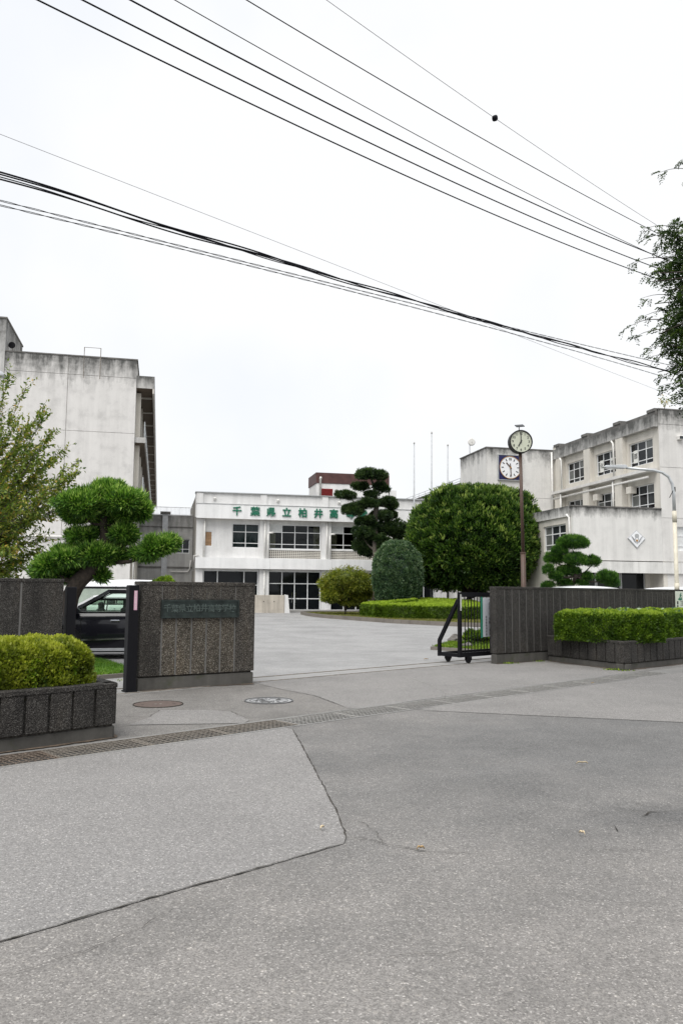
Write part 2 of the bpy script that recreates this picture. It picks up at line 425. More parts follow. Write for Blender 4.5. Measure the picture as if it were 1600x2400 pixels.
leafmat('leaf_egg', [(.018,.045,.022), (.06,.115,.055), (.15,.22,.125), (.36,.42,.29)], .38)
leafmat('leaf_maple', [(.06,.085,.008), (.13,.165,.014), (.23,.25,.025), (.30,.24,.03)])
leafmat('leaf_tall', [(.009,.022,.008), (.024,.05,.017), (.055,.095,.03), (.12,.17,.06)])
leafmat('leaf_pine', [(.006,.026,.005), (.028,.085,.013), (.08,.18,.025), (.17,.30,.05)])
leafmat('leaf_hedge', [(.025,.06,.006), (.08,.145,.010), (.19,.28,.02), (.33,.42,.05)])
leafmat('leaf_hedge_gold', [(.045,.065,.007), (.13,.165,.014), (.28,.31,.028), (.43,.45,.06)])
leafmat('leaf_island', [(.03,.06,.006), (.10,.17,.012), (.24,.35,.022), (.36,.47,.045)])
leafmat('leaf_cherry', [(.05,.10,.012), (.13,.19,.024), (.26,.27,.04), (.42,.25,.055)])
leafmat('leaf_over', [(.008,.020,.005), (.020,.044,.009), (.045,.085,.015), (.12,.18,.028)])
leafmat('grass', [(.05,.12,.012), (.09,.20,.02), (.15,.27,.03), (.22,.27,.06)])
leafmat('grass_dry', [(.08,.10,.02), (.15,.16,.03), (.22,.21,.06), (.30,.25,.10)])

_tc = {}
def text_mesh(s, size, extrude=0.0, offset=0.0):
    key = (s, size, extrude, offset)
    if key in _tc: return _tc[key]
    cu = bpy.data.curves.new('text', 'FONT'); cu.body = s; cu.size = size; cu.extrude = extrude; cu.offset = offset
    cu.align_x = 'CENTER'; cu.align_y = 'CENTER'; cu.resolution_u = 3
    ob = bpy.data.objects.new('text', cu); COL.objects.link(ob)
    dg = bpy.context.evaluated_depsgraph_get()
    me = bpy.data.meshes.new_from_object(ob.evaluated_get(dg)); me.name = 'lettering'; me.materials.clear()
    bpy.data.objects.remove(ob); bpy.data.curves.remove(cu); _tc[key] = me; return me
UPRIGHT = (math.pi/2, 0, 0)      # lettering that faces -Y of its parent
def text(name, s, size, mat, parent, loc, extrude=.0, offset=.0):
    o = link(name, text_mesh(s, size, extrude, offset), mat, parent, loc); o.rotation_euler = UPRIGHT; return o

# ------------------------------------------------------------------ foliage helpers
_H = rng.random((64, 64, 64)).astype(np.float32)
def vnoise(p):
    i = np.floor(p).astype(int); f = p-i; f = f*f*(3-2*f); i0 = i % 64; i1 = (i+1) % 64
    x0,y0,z0 = i0.T; x1,y1,z1 = i1.T; fx,fy,fz = f.T
    a = _H[x0,y0,z0]*(1-fx)+_H[x1,y0,z0]*fx; b = _H[x0,y1,z0]*(1-fx)+_H[x1,y1,z0]*fx
    c = _H[x0,y0,z1]*(1-fx)+_H[x1,y0,z1]*fx; d = _H[x0,y1,z1]*(1-fx)+_H[x1,y1,z1]*fx
    return (a*(1-fy)+b*fy)*(1-fz)+(c*(1-fy)+d*fy)*fz
def unit(a): return a/np.maximum(np.linalg.norm(a, axis=-1, keepdims=True), 1e-9)
class Leaves:
    def __init__(s): s.V = []; s.F = []; s.r = []; s.k = 0
    def add(s, P, D, L, W, rnd=None, fold=.12):
        n = len(P); P = np.asarray(P, float); D = unit(np.asarray(D, float))
        L = np.broadcast_to(np.asarray(L, float).reshape(-1, 1), (n, 1))*rng.uniform(.7, 1.25, (n, 1))
        W = np.broadcast_to(np.asarray(W, float).reshape(-1, 1), (n, 1))*rng.uniform(.75, 1.2, (n, 1))
        S = unit(np.cross(D, unit(rng.normal(size=(n, 3))))); N = np.cross(S, D)
        mid = P + D*L*.48 - N*L*fold
        v = np.stack([P, mid+S*W/2, P+D*L, mid-S*W/2], 1).reshape(-1, 3)
        f = (np.arange(n)[:, None]*4+np.arange(4)[None])+s.k
        s.V.append(v); s.F.append(f); s.k += 4*n
        s.r.append(rng.random(n) if rnd is None else np.clip(rnd, 0, 1))
    def blob(s, c, rad, seed, amp=.18, flat=1.0, nu=20, nv=12, fr=2.2):
        th = np.linspace(0, 2*np.pi, nu, endpoint=False); ph = np.linspace(-np.pi/2, np.pi/2, nv)
        T, Ph = np.meshgrid(th, ph); d = np.stack([np.cos(Ph)*np.cos(T), np.cos(Ph)*np.sin(T), np.sin(Ph)], -1).reshape(-1, 3)
        rr = 1+amp*(vnoise(d*fr+seed)-.5)*2
        q = d*rr[:, None]*np.asarray(rad); q[:, 2] = np.where(q[:, 2] < 0, q[:, 2]*flat, q[:, 2])
        s.V.append(q+np.asarray(c)); F = []
        for i in range(nv-1):
            for j in range(nu): F.append((i*nu+j, i*nu+(j+1)%nu, (i+1)*nu+(j+1)%nu, (i+1)*nu+j))
        F = np.array(F)+s.k; s.F.append(F); s.k += len(q); s.r.append(rng.random(len(F))*.5)
    def build(s, name, mat, parent=None):
        V = np.concatenate(s.V).astype(np.float32); F = np.concatenate(s.F).astype(np.int32); r = np.concatenate(s.r).astype(np.float32)
        me = bpy.data.meshes.new(name); me.vertices.add(len(V)); me.vertices.foreach_set('co', V.ravel())
        me.loops.add(F.size); me.loops.foreach_set('vertex_index', F.ravel()); me.polygons.add(len(F))
        me.polygons.foreach_set('loop_start', np.arange(0, F.size, 4, dtype=np.int32)); me.polygons.foreach_set('loop_total', np.full(len(F), 4, dtype=np.int32))
        a = me.attributes.new('rnd', 'FLOAT', 'FACE'); a.data.foreach_set('value', r)
        me.update(calc_edges=True)
        o = link(name, me, mat, parent); o['kind'] = 'stuff'; return o
def pad(lv, c, rad, n, L, W, seed, amp=.22, flat=.45, shell=.3, up=.5, spread=.6, core=.8, fr=2.4, tip=.55, bright=0.0):
    """one clipped foliage pad: leaves through an uneven ellipsoid shell"""
    d = unit(rng.normal(size=(n, 3))); rad = np.asarray(rad, float)
    nz = vnoise(d*fr+seed); nz2 = vnoise(d*fr*3.1+seed*1.7)
    rr = 1+amp*(nz-.5)*2+amp*.55*(nz2-.5)*2
    q = d*(rr*(1-shell*rng.random(n)**1.6))[:, None]*rad
    q[:, 2] = np.where(q[:, 2] < 0, q[:, 2]*flat, q[:, 2])
    nrm = unit(d/rad*rad.min()); D = nrm + rng.normal(size=(n, 3))*spread*.6; D[:, 2] += up
    depth = np.linalg.norm(q/rad, axis=1)/rr
    rn = tip*np.clip((nz2-.25)*1.3, 0, 1)*np.clip((depth-.55)*2.2, 0, 1)+rng.random(n)*(1-tip)*.9+bright
    lv.add(q+np.asarray(c), D, L, W, rn)
    if core: lv.blob(c, rad*core, seed, amp, flat, fr=fr)
def clumps(lv, c, rad, nc, per, cr, L, W, seed, amp=.12, flat=.5, p=2.0, up=.4, core=.85, fr=2.6, contrast=.5, droop=0.0):
    """foliage as many small tufts over an uneven (super)ellipsoid, with dark gaps between the tufts"""
    rad = np.asarray(rad, float); rad = np.maximum(rad-(cr*.75+L*.55), rad*.45); d = unit(rng.normal(size=(nc, 3)))
    q = d/(np.sum(np.abs(d)**p, 1, keepdims=True)**(1/p))
    nz = vnoise(d*fr+seed); nz2 = vnoise(d*fr*3+seed*1.3)
    q = q*(1+amp*(nz-.5)*2+amp*.6*(nz2-.5)*2-.10*rng.random(nc)**2)[:, None]
    nrm = unit(np.sign(q)*np.abs(q)**(p-1)/rad*rad.min()); C = q*rad; C[:, 2] = np.where(C[:, 2] < 0, C[:, 2]*flat, C[:, 2])
    C = C+np.asarray(c); cb = rng.random(nc)
    sz = rng.uniform(.65, 1.3, nc)
    o = unit(rng.normal(size=(nc*per, 3))); R2 = rng.random(nc*per)**.5
    Cn = np.repeat(nrm, per, 0); o = o+Cn*.35; szr = np.repeat(sz, per)
    P = np.repeat(C, per, 0)+o*(cr*R2*szr)[:, None]
    D = o*.8+Cn*.5+rng.normal(size=o.shape)*.25; D[:, 2] += up-droop
    out = np.clip(.5+.5*np.sum(o*(Cn+np.array([0, 0, .6])), 1)/1.6, 0, 1)  # upper, outer leaves coloured brighter: pale tips, with lit tops painted in
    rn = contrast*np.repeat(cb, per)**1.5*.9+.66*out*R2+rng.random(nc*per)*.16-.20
    lv.add(P, D, L, W, rn)
    if core: lv.blob(c, rad*core, seed, amp*.8, flat, fr=fr)
def boxhedge(lv, origin, ex, ey, lx, ly, z0, z1, n, L, W, seed, rough=.06, core=True, taper=0.0, tip=.6, roundness=.18, topb=.12, side=.85, rise=0.0):
    """clipped hedge: leaves near the surface of a soft box. ex, ey are unit axes"""
    ex = np.array(ex); ey = np.array(ey); o = np.array(origin)
    area = np.array([lx*ly, lx*(z1-z0), lx*(z1-z0), ly*(z1-z0), ly*(z1-z0)]); face = rng.choice(5, n, p=area/area.sum())
    a = rng.random(n); b = rng.random(n); u = np.zeros(n); v = np.zeros(n); w = np.zeros(n)
    u = np.where(face == 3, 0, np.where(face == 4, 1, a)); v = np.where(face == 1, 0, np.where(face == 2, 1, np.where(face == 0, b, np.where(face >= 3, a, b))))
    w = np.where(face == 0, 1, b)
    nv_ = np.zeros((n, 3)); nv_[face == 0] = (0, 0, 1); nv_[face == 1] = -ey; nv_[face == 2] = ey; nv_[face == 3] = -ex; nv_[face == 4] = ex
    r_ = roundness
    X = u*lx; Y = v*ly; Z = w*(z1-z0)
    # round the edges: pull points toward an inner box
    cx = np.clip(X, r_, lx-r_); cy = np.clip(Y, r_, ly-r_); cz = np.minimum(Z, (z1-z0)-r_)
    dv = np.stack([X-cx, Y-cy, Z-cz], 1); ln = np.linalg.norm(dv, axis=1, keepdims=True)
    dv = np.where(ln > r_, dv/np.maximum(ln, 1e-6)*r_, dv); X, Y, Z = (np.stack([cx, cy, cz], 1)+dv).T
    P = o+X[:, None]*ex+Y[:, None]*ey; P[:, 2] = z0+Z+rise*(Y/ly)*(Z/(z1-z0))
    nz = vnoise(P*3.1+seed); nz2 = vnoise(P*9+seed)
    P = P+nv_*(rough*((nz-.5)*2+(nz2-.5))[:, None])-nv_*(rng.random(n)**2*.10)[:, None]
    D = nv_*.7+rng.normal(size=(n, 3))*.45+np.array([0, 0, .55])
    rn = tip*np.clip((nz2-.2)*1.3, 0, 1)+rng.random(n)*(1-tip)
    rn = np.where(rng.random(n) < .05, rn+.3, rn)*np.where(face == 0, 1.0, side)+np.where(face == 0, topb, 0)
    lv.add(P, D, L, W, rn)
    if core:
        i = .09+rough; k = lv.k
        c8 = []
        for zz in (z0, z1-i):
            for (p, q) in ((i, i), (lx-i, i), (lx-i, ly-i), (i, ly-i)):
                t = o+ex*p+ey*q; c8.append((t[0], t[1], zz+(rise*q/ly if zz > z0 else 0)))
        lv.V.append(np.array(c8)); F = np.array([(4,5,6,7),(0,1,5,4),(1,2,6,5),(2,3,7,6),(3,0,4,7)])+k; lv.F.append(F); lv.k += 8; lv.r.append(np.full(5, .2))
def branch_path(a, b, bend, n=7):
    a = Vector(a); b = Vector(b); out = []
    for i in range(n):
        t = i/(n-1); p = a.lerp(b, t)+Vector(bend)*math.sin(math.pi*t); out.append(p)
    return out
# ------------------------------------------------------------------ the setting
def structure(name, label, mb, mat, cat='ground'):
    o = mb.build(name, M[mat]); return tag(o, label, cat, kind='structure')
def sheet(pts, z=0.0): return MB().quad(*[(p.x, p.y, p.z+z) for p in pts])
GW = 0.60                                   # width of the roadside gutter
GN0, GN1 = 3.98, 4.86                       # gate track strip, measured back from the gutter's road edge
structure('ground', 'bare earth sheet under road and schoolyard reaching to the horizon', MB().quad((-3000,-3000,-.6),(3000,-3000,-.6),(3000,3000,-.6),(-3000,3000,-.6)), 'grass_soil')
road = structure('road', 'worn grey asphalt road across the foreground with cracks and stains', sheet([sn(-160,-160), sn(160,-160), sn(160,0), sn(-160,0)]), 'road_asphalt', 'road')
apron = structure('driveway_apron', 'grey asphalt apron between the drain grating and the gate', sheet([sn(-160,GW), sn(160,GW), sn(160,GN0), sn(-160,GN0)]), 'apron_asphalt', 'driveway')
yb = MB()
nn = [GN1, 12, 18, 25, 32, 39, 150]; ss = [-160, -60, -30, -15, 0, 15, 30, 60, 160]
rows = []
for n in nn:
    rows.append([Vector((sn(s, n).x, sn(s, n).y, tz(sn(s, n).x, sn(s, n).y))) for s in ss])
yb.grid(rows); yard = structure('schoolyard', 'pale grey asphalt schoolyard rising gently behind the gate', yb, 'yard_asphalt', 'schoolyard')
# gutter channel with rims, steel gratings, concrete lids
gm = MB()
a, b = -160, 160
gm.quad(sn(a,0), sn(b,0), sn(b,0,-.4), sn(a,0,-.4)); gm.quad(sn(b,GW), sn(a,GW), sn(a,GW,-.4), sn(b,GW,-.4))
gm.quad(sn(a,0,-.4), sn(b,0,-.4), sn(b,GW,-.4), sn(a,GW,-.4))
concrete('gutter_mud', .045, (1, .92, .8), .4)
gutter = structure('gutter', 'concrete gutter channel along the road edge', gm, 'gutter_mud', 'gutter')
ANG = math.atan2(DG.y, DG.x)
rim = MB()
for n0, n1 in ((.002, .048), (GW-.048, GW-.002)):
    for k in range(-14, 34):
        c = [sn(k*2.0+.004, n0), sn(k*2+1.996, n0), sn(k*2+1.996, n1), sn(k*2+.004, n1)]
        rim.prism([(p.x, p.y) for p in c], -.12, .003+.002*((k*7) % 3))
rim.build('rim', M['gutter_concrete'], gutter)
LIDS0 = 13.6
PW = GW-.10; bl = .992
bar_me = MB().box(0, bl, -.0075, .0075, -.003, 0).mesh('bar')
for m in ('steel_dark',): bar_me.materials.append(M[m])
bar_rust = bar_me.copy(); bar_rust.materials.clear(); bar_rust.materials.append(M['rust'])
bar_worn = bar_me.copy(); bar_worn.materials.clear(); bar_worn.materials.append(M['steel_worn'])
cx_ = MB()
for k in range(16): cx_.box(.03+k*.0615, .038+k*.0615, .012, PW-.012, -.006, -.002)
fr_ = MB().box(0, bl, 0, .012, -.045, .002).box(0, bl, PW-.012, PW, -.045, .002).box(0, .01, .012, PW-.012, -.012, .0).box(bl-.01, bl, .012, PW-.012, -.012, .0)
cross_me, frame_me = cx_.mesh('crossbars'), fr_.mesh('grate_frame')
def with_mat(me, m): c = me.copy(); c.materials.clear(); c.materials.append(M[m]); return c
kinds = {'steel_dark': (bar_me, with_mat(cross_me, 'steel_dark'), with_mat(frame_me, 'steel_dark')), 'rust': (bar_rust, with_mat(cross_me, 'rust'), with_mat(frame_me, 'rust')), 'steel_worn': (bar_worn, with_mat(cross_me, 'steel_worn'), with_mat(frame_me, 'steel_worn'))}
ORD = ['twenty-first', 'twentieth', 'nineteenth', 'eighteenth', 'seventeenth', 'sixteenth', 'fifteenth', 'fourteenth', 'thirteenth', 'twelfth', 'eleventh', 'tenth', 'ninth', 'eighth', 'seventh', 'sixth', 'fifth', 'fourth', 'third', 'second', 'first']
for k in range(-7, 14):
    kd = 'rust' if k <= 0 else ('steel_dark' if k < 4 else 'steel_worn')
    lab = ({'rust': 'rusty brown', 'steel_dark': 'dark brown', 'steel_worn': 'worn grey'}[kd])+' steel drain grating, '+ORD[k+7]+' in the row counted from the concrete lids'
    t = thing('drain_grate', lab, 'grating', sn(LIDS0-14+k*1.0+.004, .05, 0), ANG, 'drain gratings along the road edge')
    bm_, cm_, fm_ = kinds[kd]
    link('grate_frame', fm_, None, t); link('crossbars', cm_, None, t)
    for q in range(5): link('bar', bm_, None, t, (0, .012+(q+1)*(PW-.024)/6, .001))
lid = MB().box(0, .488, .05, GW-.05, -.08, .004, .008).mesh('lid'); lid.materials.append(M['gutter_concrete'])
for k in range(40):
    o = link('concrete_lid', lid, None, gutter, sn(LIDS0+k*.5+.006, 0, 0)); o.rotation_euler = (0, 0, ANG)
# gate track: concrete strip with two inset rails
tr = MB()
for k in range(-2, 14):
    c = [sn(k*2+.01, GN0+.002), sn(k*2+1.99, GN0+.002), sn(k*2+1.99, GN1-.002), sn(k*2+.01, GN1-.002)]
    tr.prism([(p.x, p.y) for p in c], -.15, .004)
strip = structure('gate_track', 'pale concrete strip with steel rails across the gateway', tr, 'track_concrete', 'track')
rl = MB()
for n0 in (GN0+.06, GN0+.68):
    c = [sn(2.6, n0), sn(22, n0), sn(22, n0+.022), sn(2.6, n0+.022)]; rl.prism([(p.x, p.y) for p in c], -.05, .016)
rl.build('rail', M['steel_dark'], strip)
# road patches: thin overlays with their own edges
def overlay(name, label, pix, z, mat, parent=None):
    pts = [g(*p) if not isinstance(p, Vector) else p for p in pix]
    o = sheet(pts, z).build(name, M[mat], parent)
    return o
def jag(pts, amp, step=.09):
    out = []
    for a, b in zip(pts[:-1], pts[1:]):
        d = b-a; n = max(int(d.length/step), 1); nx = Vector((-d.y, d.x, 0)).normalized()
        for i in range(n): out.append(a+d*(i/n)+nx*random.uniform(-amp, amp))
    return out+[pts[-1]]
def crack(pix, w, name='crack', z=.009, parent=None, amp=.012, step=.06):
    pts = jag([g(*p) if not isinstance(p, Vector) else p for p in pix], amp, step); mb = MB()
    L_, R2 = [], []
    for i, p in enumerate(pts):
        d = (pts[min(i+1, len(pts)-1)]-pts[max(i-1, 0)]).normalized(); nx = Vector((-d.y, d.x, 0))
        ww = .62*w*random.uniform(.3, 1.25)*(1 if 0 < i < len(pts)-1 else .2)
        L_.append((p.x+nx.x*ww/2, p.y+nx.y*ww/2, z)); R2.append((p.x-nx.x*ww/2, p.y-nx.y*ww/2, z))
    for i in range(len(pts)-1): mb.quad(L_[i], R2[i], R2[i+1], L_[i+1])
    return mb.build(name, M['crack'], parent or road)
lp = [g(686,1710), g(735,1800), g(790,1905), g(811,1962), g(806,1978)]
lp2 = [g(806,1978), g(690,2012), g(560,2050), g(400,2093), g(200,2152), g(0,2209)]
d_ = (lp2[-1]-lp2[0]).normalized()
e1 = lp2[-1]+d_*30
e2 = sn((lp[0]-G0).dot(DG)-40, -.012)
jl = jag(lp, .006, .10)+jag(lp2+[e1], .006, .10)[1:]
mbp = MB().quad(*[(p.x, p.y, .004) for p in [sn((lp[0]-G0).dot(DG), -.012)]+jl+[e2]][::-1])
pt = mbp.build('asphalt_patch', M['patch_asphalt'], road); pt['label'] = 'lighter asphalt patch with straight cracked edges'
q1, q2 = g(1004,1666), g(1600,1693.5)
dq = (q2-q1).normalized(); q3 = q1+dq*40
mbp = MB().quad(*[(p.x, p.y, .004) for p in [sn((q1-G0).dot(DG), -.012)]+jag([q1, q3], .006, .2)+[sn((q3-G0).dot(DG), -.012)]])
mbp.build('asphalt_patch', M['patch_right'], road)
crack([(686,1710), (735,1800), (790,1905), (811,1962), (806,1978)], .018, amp=.006)
crack([(806,1978), (690,2012), (560,2050), (400,2093), (200,2152), (0,2209), (-150,2253)], .016, amp=.006)
crack([(1004,1666), (1250,1678), (1600,1694), (1900,1708)], .012, amp=.004)
crack([(811,1966), (850,1968), (895,1978), (960,1992), (1010,1999), (1060,2001), (1110,2005)], .012)
crack([(800,1922), (845,1928), (880,1950), (895,1978)], .007)
crack([(1440,1898), (1500,1903), (1540,1905), (1600,1903)], .012); crack([(1500,1916), (1520,1906), (1545,1903)], .02); crack([(1440,1935), (1445,1950), (1440,1940)], .012)
crack([(120,2260), (230,2222), (330,2178), (410,2130)], .006); crack([(0,2290), (110,2262)], .005)
crack([(1360,1997), (1450,1993), (1560,1999)], .006)
crack([(275,1680), (350,1682), (376,1664), (480,1664), (540,1668), (580,1686)], .016, parent=apron)
crack([(660,1618), (735,1630), (800,1655)], .012, parent=apron)
for pp in ([(300,2120), (350,2098), (420,2090)], [(900,2250), (960,2236), (1040,2240), (1090,2228)], [(1180,1760), (1260,1748), (1330,1752)], [(1480,1880), (1520,1893), (1590,1890)], [(1490,1925), (1540,1940), (1600,1934)]): crack(pp, .006)
for pp in ([(1005,1608), (1030,1618), (1045,1628), (1062,1626)], [(1045,1628), (1040,1640)], [(740,1582), (790,1577), (830,1579)], [(690,1600), (760,1594), (830,1588)], [(900,1588), (960,1590), (1010,1608)]):
    crack(pp, .008, parent=apron)
for pp in ([(620,1560), (700,1556), (760,1562)], [(840,1556), (900,1551), (950,1553)]): crack(pp, .010, parent=yard)
ap = [g(652,1614), g(735,1630), g(815,1660)]
sA = (ap[-1]-G0).dot(DG)
mbp = MB().quad(*[(p.x, p.y, .004) for p in jag(ap, .004, .15)+[sn(sA+.1, GW+.012), sn(40, GW+.012), sn(40, GN0-.01), sn((ap[0]-G0).dot(DG)+.2, GN0-.01)]])
mbp.build('asphalt_patch', M['patch_right'], apron)
mbp = MB().quad(*[(p.x, p.y, .006) for p in jag([g(300,1700), g(345,1684), g(378,1665), g(480,1664), g(540,1668), g(585,1688), g(570,1696)], .008, .1)]); mbp.build('asphalt_patch', M['patch_right'], apron)
# stains worn into the road: darker damp-looking wear and a tan clay smear
def smear(pix, rx, ry, rot, name, mat, z=.006):
    c = g(*pix); mb = MB(); pts = []
    for i in range(26):
        t = 2*math.pi*i/26; r = random.uniform(.72, 1.1); x, y = rx*math.cos(t)*r, ry*math.sin(t)*r
        pts.append((c.x+x*math.cos(rot)-y*math.sin(rot), c.y+x*math.sin(rot)+y*math.cos(rot), z))
    mb.quad(*pts); return mb.build(name, M[mat], road)
# ------------------------------------------------------------------ windows and buildings
pane_cache = {}
def window(parent, loc, rotz, w, h, cols, rows, pmat, fmat='frame_white', fw=.055, name='window', depth=.07, skip=()):
    """cols, rows: inner division fractions. Outside is local -Y. pmat(i, j) picks the material of a pane"""
    us = [0]+[c*w for c in cols]+[w]; zs = [0]+[r*h for r in rows]+[h]
    mb = MB(); mb.box(0, w, 0, depth, 0, fw).box(0, w, 0, depth, h-fw, h).box(0, fw, 0, depth, fw, h-fw).box(w-fw, w, 0, depth, fw, h-fw)
    for u in us[1:-1]: mb.box(u-fw*.45, u+fw*.45, .004, depth-.004, fw, h-fw)
    for z in zs[1:-1]:
        for a, b in zip(us[:-1], us[1:]): mb.box(a+fw*.46, b-fw*.46, .008, depth-.008, z-fw*.4, z+fw*.4)
    o = mb.build(name, M[fmat], parent, loc); o.rotation_euler = (0, 0, rotz)
    for i in range(len(us)-1):
        for j in range(len(zs)-1):
            if (i, j) in skip: continue
            a, b, c, d = us[i], us[i+1], zs[j], zs[j+1]; mt = pmat(i, j); key = (round(b-a, 3), round(d-c, 3), mt)
            if key not in pane_cache:
                me = MB().box(0, b-a, 0, .008, 0, d-c).mesh('pane'); me.materials.append(M[mt]); pane_cache[key] = me
            p = link('pane', pane_cache[key], None, o, (a, depth*.55+.002*((i+j) % 2), c)); p.rotation_euler = (random.uniform(-.004, .004), 0, random.uniform(-.004, .004))
    return o
def curtain(parent, x0, x1, y, z0, z1, mat, waves=8, amp=.03):
    rows = [[], []]
    n = waves*4
    for i in range(n+1):
        t = i/n; x = x0+(x1-x0)*t
        yy = y+amp*math.sin(t*waves*2*math.pi)
        rows[0].append((x, yy, z0)); rows[1].append((x+random.uniform(-.01, .01), yy*1.0, z1))
    return MB().grid(rows).build('curtain', M[mat], parent, smooth=True)

def pipe(parent, path, r, n=8): return MB().tube(path, r, n).build('drain_pipe', M['pipe_white'], parent, smooth=True)
# ---- left classroom block: its blank gable faces the gate, the long side runs back
LB = thing('classroom_block', 'tall weathered grey concrete block with blank stained gable behind the left trees', 'building', (-13.2, 50.0, 0), PHI)
MB().box(-14, 0, .06, 74, 0, 16.3).build('wall', M['gable_side'], LB)
zr = [(.0, 4.5), (4.525, 8.03), (8.055, 11.58), (11.605, 15.18), (15.205, 16.36)]
for u0, u1 in ((-7.94, -4.19), (-4.165, .0)):
    for z0, z1 in zr: MB().box(u0, u1, 0, .055, z0, z1, .008).build('panel', M['gable'], LB)
MB().box(-8.0, .06, -.03, .4, 16.365, 16.45).build('coping', M['parapet_dark'], LB)
MB().box(-.28, .06, .41, 74, 16.30, 16.43).build('coping', M['parapet_dark'], LB)
MB().box(-14, -7.95, -.04, 5.94, .0, 18.45).build('stair_tower', M['tower'], LB)
MB().box(-14.05, -7.9, -.09, 6.0, 18.455, 18.55).build('coping', M['parapet_dark'], LB)
MB().box(.002, 1.13, .15, 73.8, 14.62, 15.42).build('eave', M['eave_face'], LB)
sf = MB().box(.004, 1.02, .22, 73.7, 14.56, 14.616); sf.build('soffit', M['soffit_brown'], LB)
bmx = MB()
for k in range(16): MB().box(.006, .98, 2.4+k*4.5, 2.55+k*4.5, 14.47, 14.555).build('eave_beam', M['gable_side'], LB)
MB().box(1.02, 1.13, .16, 73.8, 14.30, 14.614).build('eave_fascia', M['gable_side'], LB)
for zf in (3.95, 7.45, 11.05):
    MB().box(.002, .68, .12, 73, zf, zf+.34).build('balcony_slab', M['eave_face'], LB)
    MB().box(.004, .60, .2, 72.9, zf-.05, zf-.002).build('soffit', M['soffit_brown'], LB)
    rl = MB()
    for h in (.35, .7, 1.05): rl.tube([(.60, .3, zf+.34+h), (.60, 72, zf+.34+h)], .022, 6)
    for k in range(25): rl.tube([(.60, .3+k*3, zf+.34), (.60, .3+k*3, zf+1.39)], .025, 6)
    rl.build('railing', M['lamp_steel'], LB)
cm = MB()
for k in range(17): MB().box(.003, .30, .9+k*4.5, 1.35+k*4.5, 0, 14.46).build('side_column', M['cream_paint'], LB)
for zf in (.6, 4.9, 8.4, 12.0):
    for k in range(4):
        window(LB, (.058, 1.38+k*4.5, zf), math.pi/2, 4.0, 1.9, (.25, .5, .75), (.35,), lambda i, j: 'pane_dark', depth=.05)
pipe(LB, [(-7.9, -.10, 4.92), (-.4, -.10, 4.92), (-.12, -.06, 4.92), (.05, .3, 4.92)], .055, 8)
pipe(LB, [(.20, .02, .3), (.20, .02, 3.6), (.45, .0, 3.75), (.45, .05, 3.94)], .06, 8)
lm = MB()
lm.tube([(-3.24, -.16, 14.95), (-3.24, -.16, 16.95), (-2.24, -.16, 16.95), (-2.24, -.16, 14.95)], .03, 6)
for zz in (15.4, 15.9, 16.3): lm.tube([(-3.24, -.16, zz), (-3.24, .02, zz)], .018, 5); lm.tube([(-2.24, -.16, zz), (-2.24, .02, zz)], .018, 5)
lm.build('roof_ladder', M['steel_dark'], LB)
hs = thing('loudspeaker', 'small dark horn loudspeaker on the stair tower of the left block', 'loudspeaker', LB.matrix_basis @ Vector((-7.70, .9, 17.0)), PHI)
MB().disc((0, -.2, 0), .21, 'y', .03, 20).build('horn_rim', M['gate_black'], hs)
MB().disc((0, -.03, 0), .19, 'y', .30, 20, .07).build('horn', M['pipe_grey'], hs)
MB().tube([(0, .1, -.02), (0, .14, -.55)], .025, 6).bar((0, .1, 0), (-.25, .1, 0), .04, .04).build('bracket', M['steel_dark'], hs)
ac = thing('air_conditioner', 'small white air conditioner on the gable wall above the parked cars', 'air conditioner', LB.matrix_basis @ Vector((-2.35, -.33, 2.3)), PHI)
MB().box(-.4, .4, -.02, .3, 0, .62, .02).build('casing', M['frame_white'], ac)
MB().ring((-.08, -.03, .31), .0, .25, 'y', .012, 24).build('fan_grille', M['frame_grey'], ac)
MB().box(-.35, -.3, 0, .3, -.35, -.003).box(.3, .35, 0, .3, -.35, -.003).build('bracket', M['pipe_grey'], ac)

# ---- central two-storey building
CB = thing('main_building', 'white two storey main building with green lettering above the entrance', 'building', (-9.84, 54.0, 0), PHI)
UR = 19.45; FV = .6
sidew = MB()
winU = [(2.48, 4.35, 4.66, 6.35), (5.05, 8.73, 4.63, 6.35), (9.46, 13.22, 4.66, 6.35), (13.99, 17.66, 4.66, 6.35)]
lat = [(5.05, 8.73, 3.98, 4.55), (9.46, 13.22, 3.98, 4.57), (13.99, 17.66, 3.98, 4.57)]
winG = [(.55, 4.35, 1.0, 3.1), (5.05, 8.77, .35, 3.1), (9.46, 13.22, .35, 3.1), (13.99, 17.24, .35, 3.1)]
brown = (.6, 1.13, 4.71, 5.77)
MB().wall(0.02, UR, .05, 6.70, FV, FV+.25, winU+lat+winG+[brown]).build('wall', M['white_paint'], CB)
MB().box(.0, .2, FV+.26, 12.3, 0.05, 8.40).build('side_wall', M['cream_paint'], CB)
MB().box(.2, UR, 12.1, 12.3, 0.05, 8.3).build('back_wall', M['cream_paint'], CB)
MB().box(.21, UR-.02, FV+.4, 12.05, 7.75, 7.9).build('roof', M['link_grey'], CB)
MB().box(.21, UR-.02, FV+.27, 12.05, 3.35, 3.55).build('floor_slab', M['gable_side'], CB)
MB().box(.21, UR-.02, 5.0, 5.1, .05, 7.7).build('inner_wall', M['room_wall'], CB)
for u in (4.7, 9.1, 13.6): MB().box(u-.05, u+.05, FV+.27, 4.98, 3.56, 7.74).build('inner_wall', M['room_wall'], CB)
px_ = MB().box(-.08, UR, .22, FV+.36, 6.705, 8.38)
for k in range(5): px_.box(-.02+k*4.37, .42+k*4.37, .12, .215, 7.63, 8.36)
px_.build('parapet', M['white_paint'], CB)
MB().box(-.12, UR+.02, .08, FV+.42, 8.385, 8.45).build('coping', M['frame_grey'], CB)
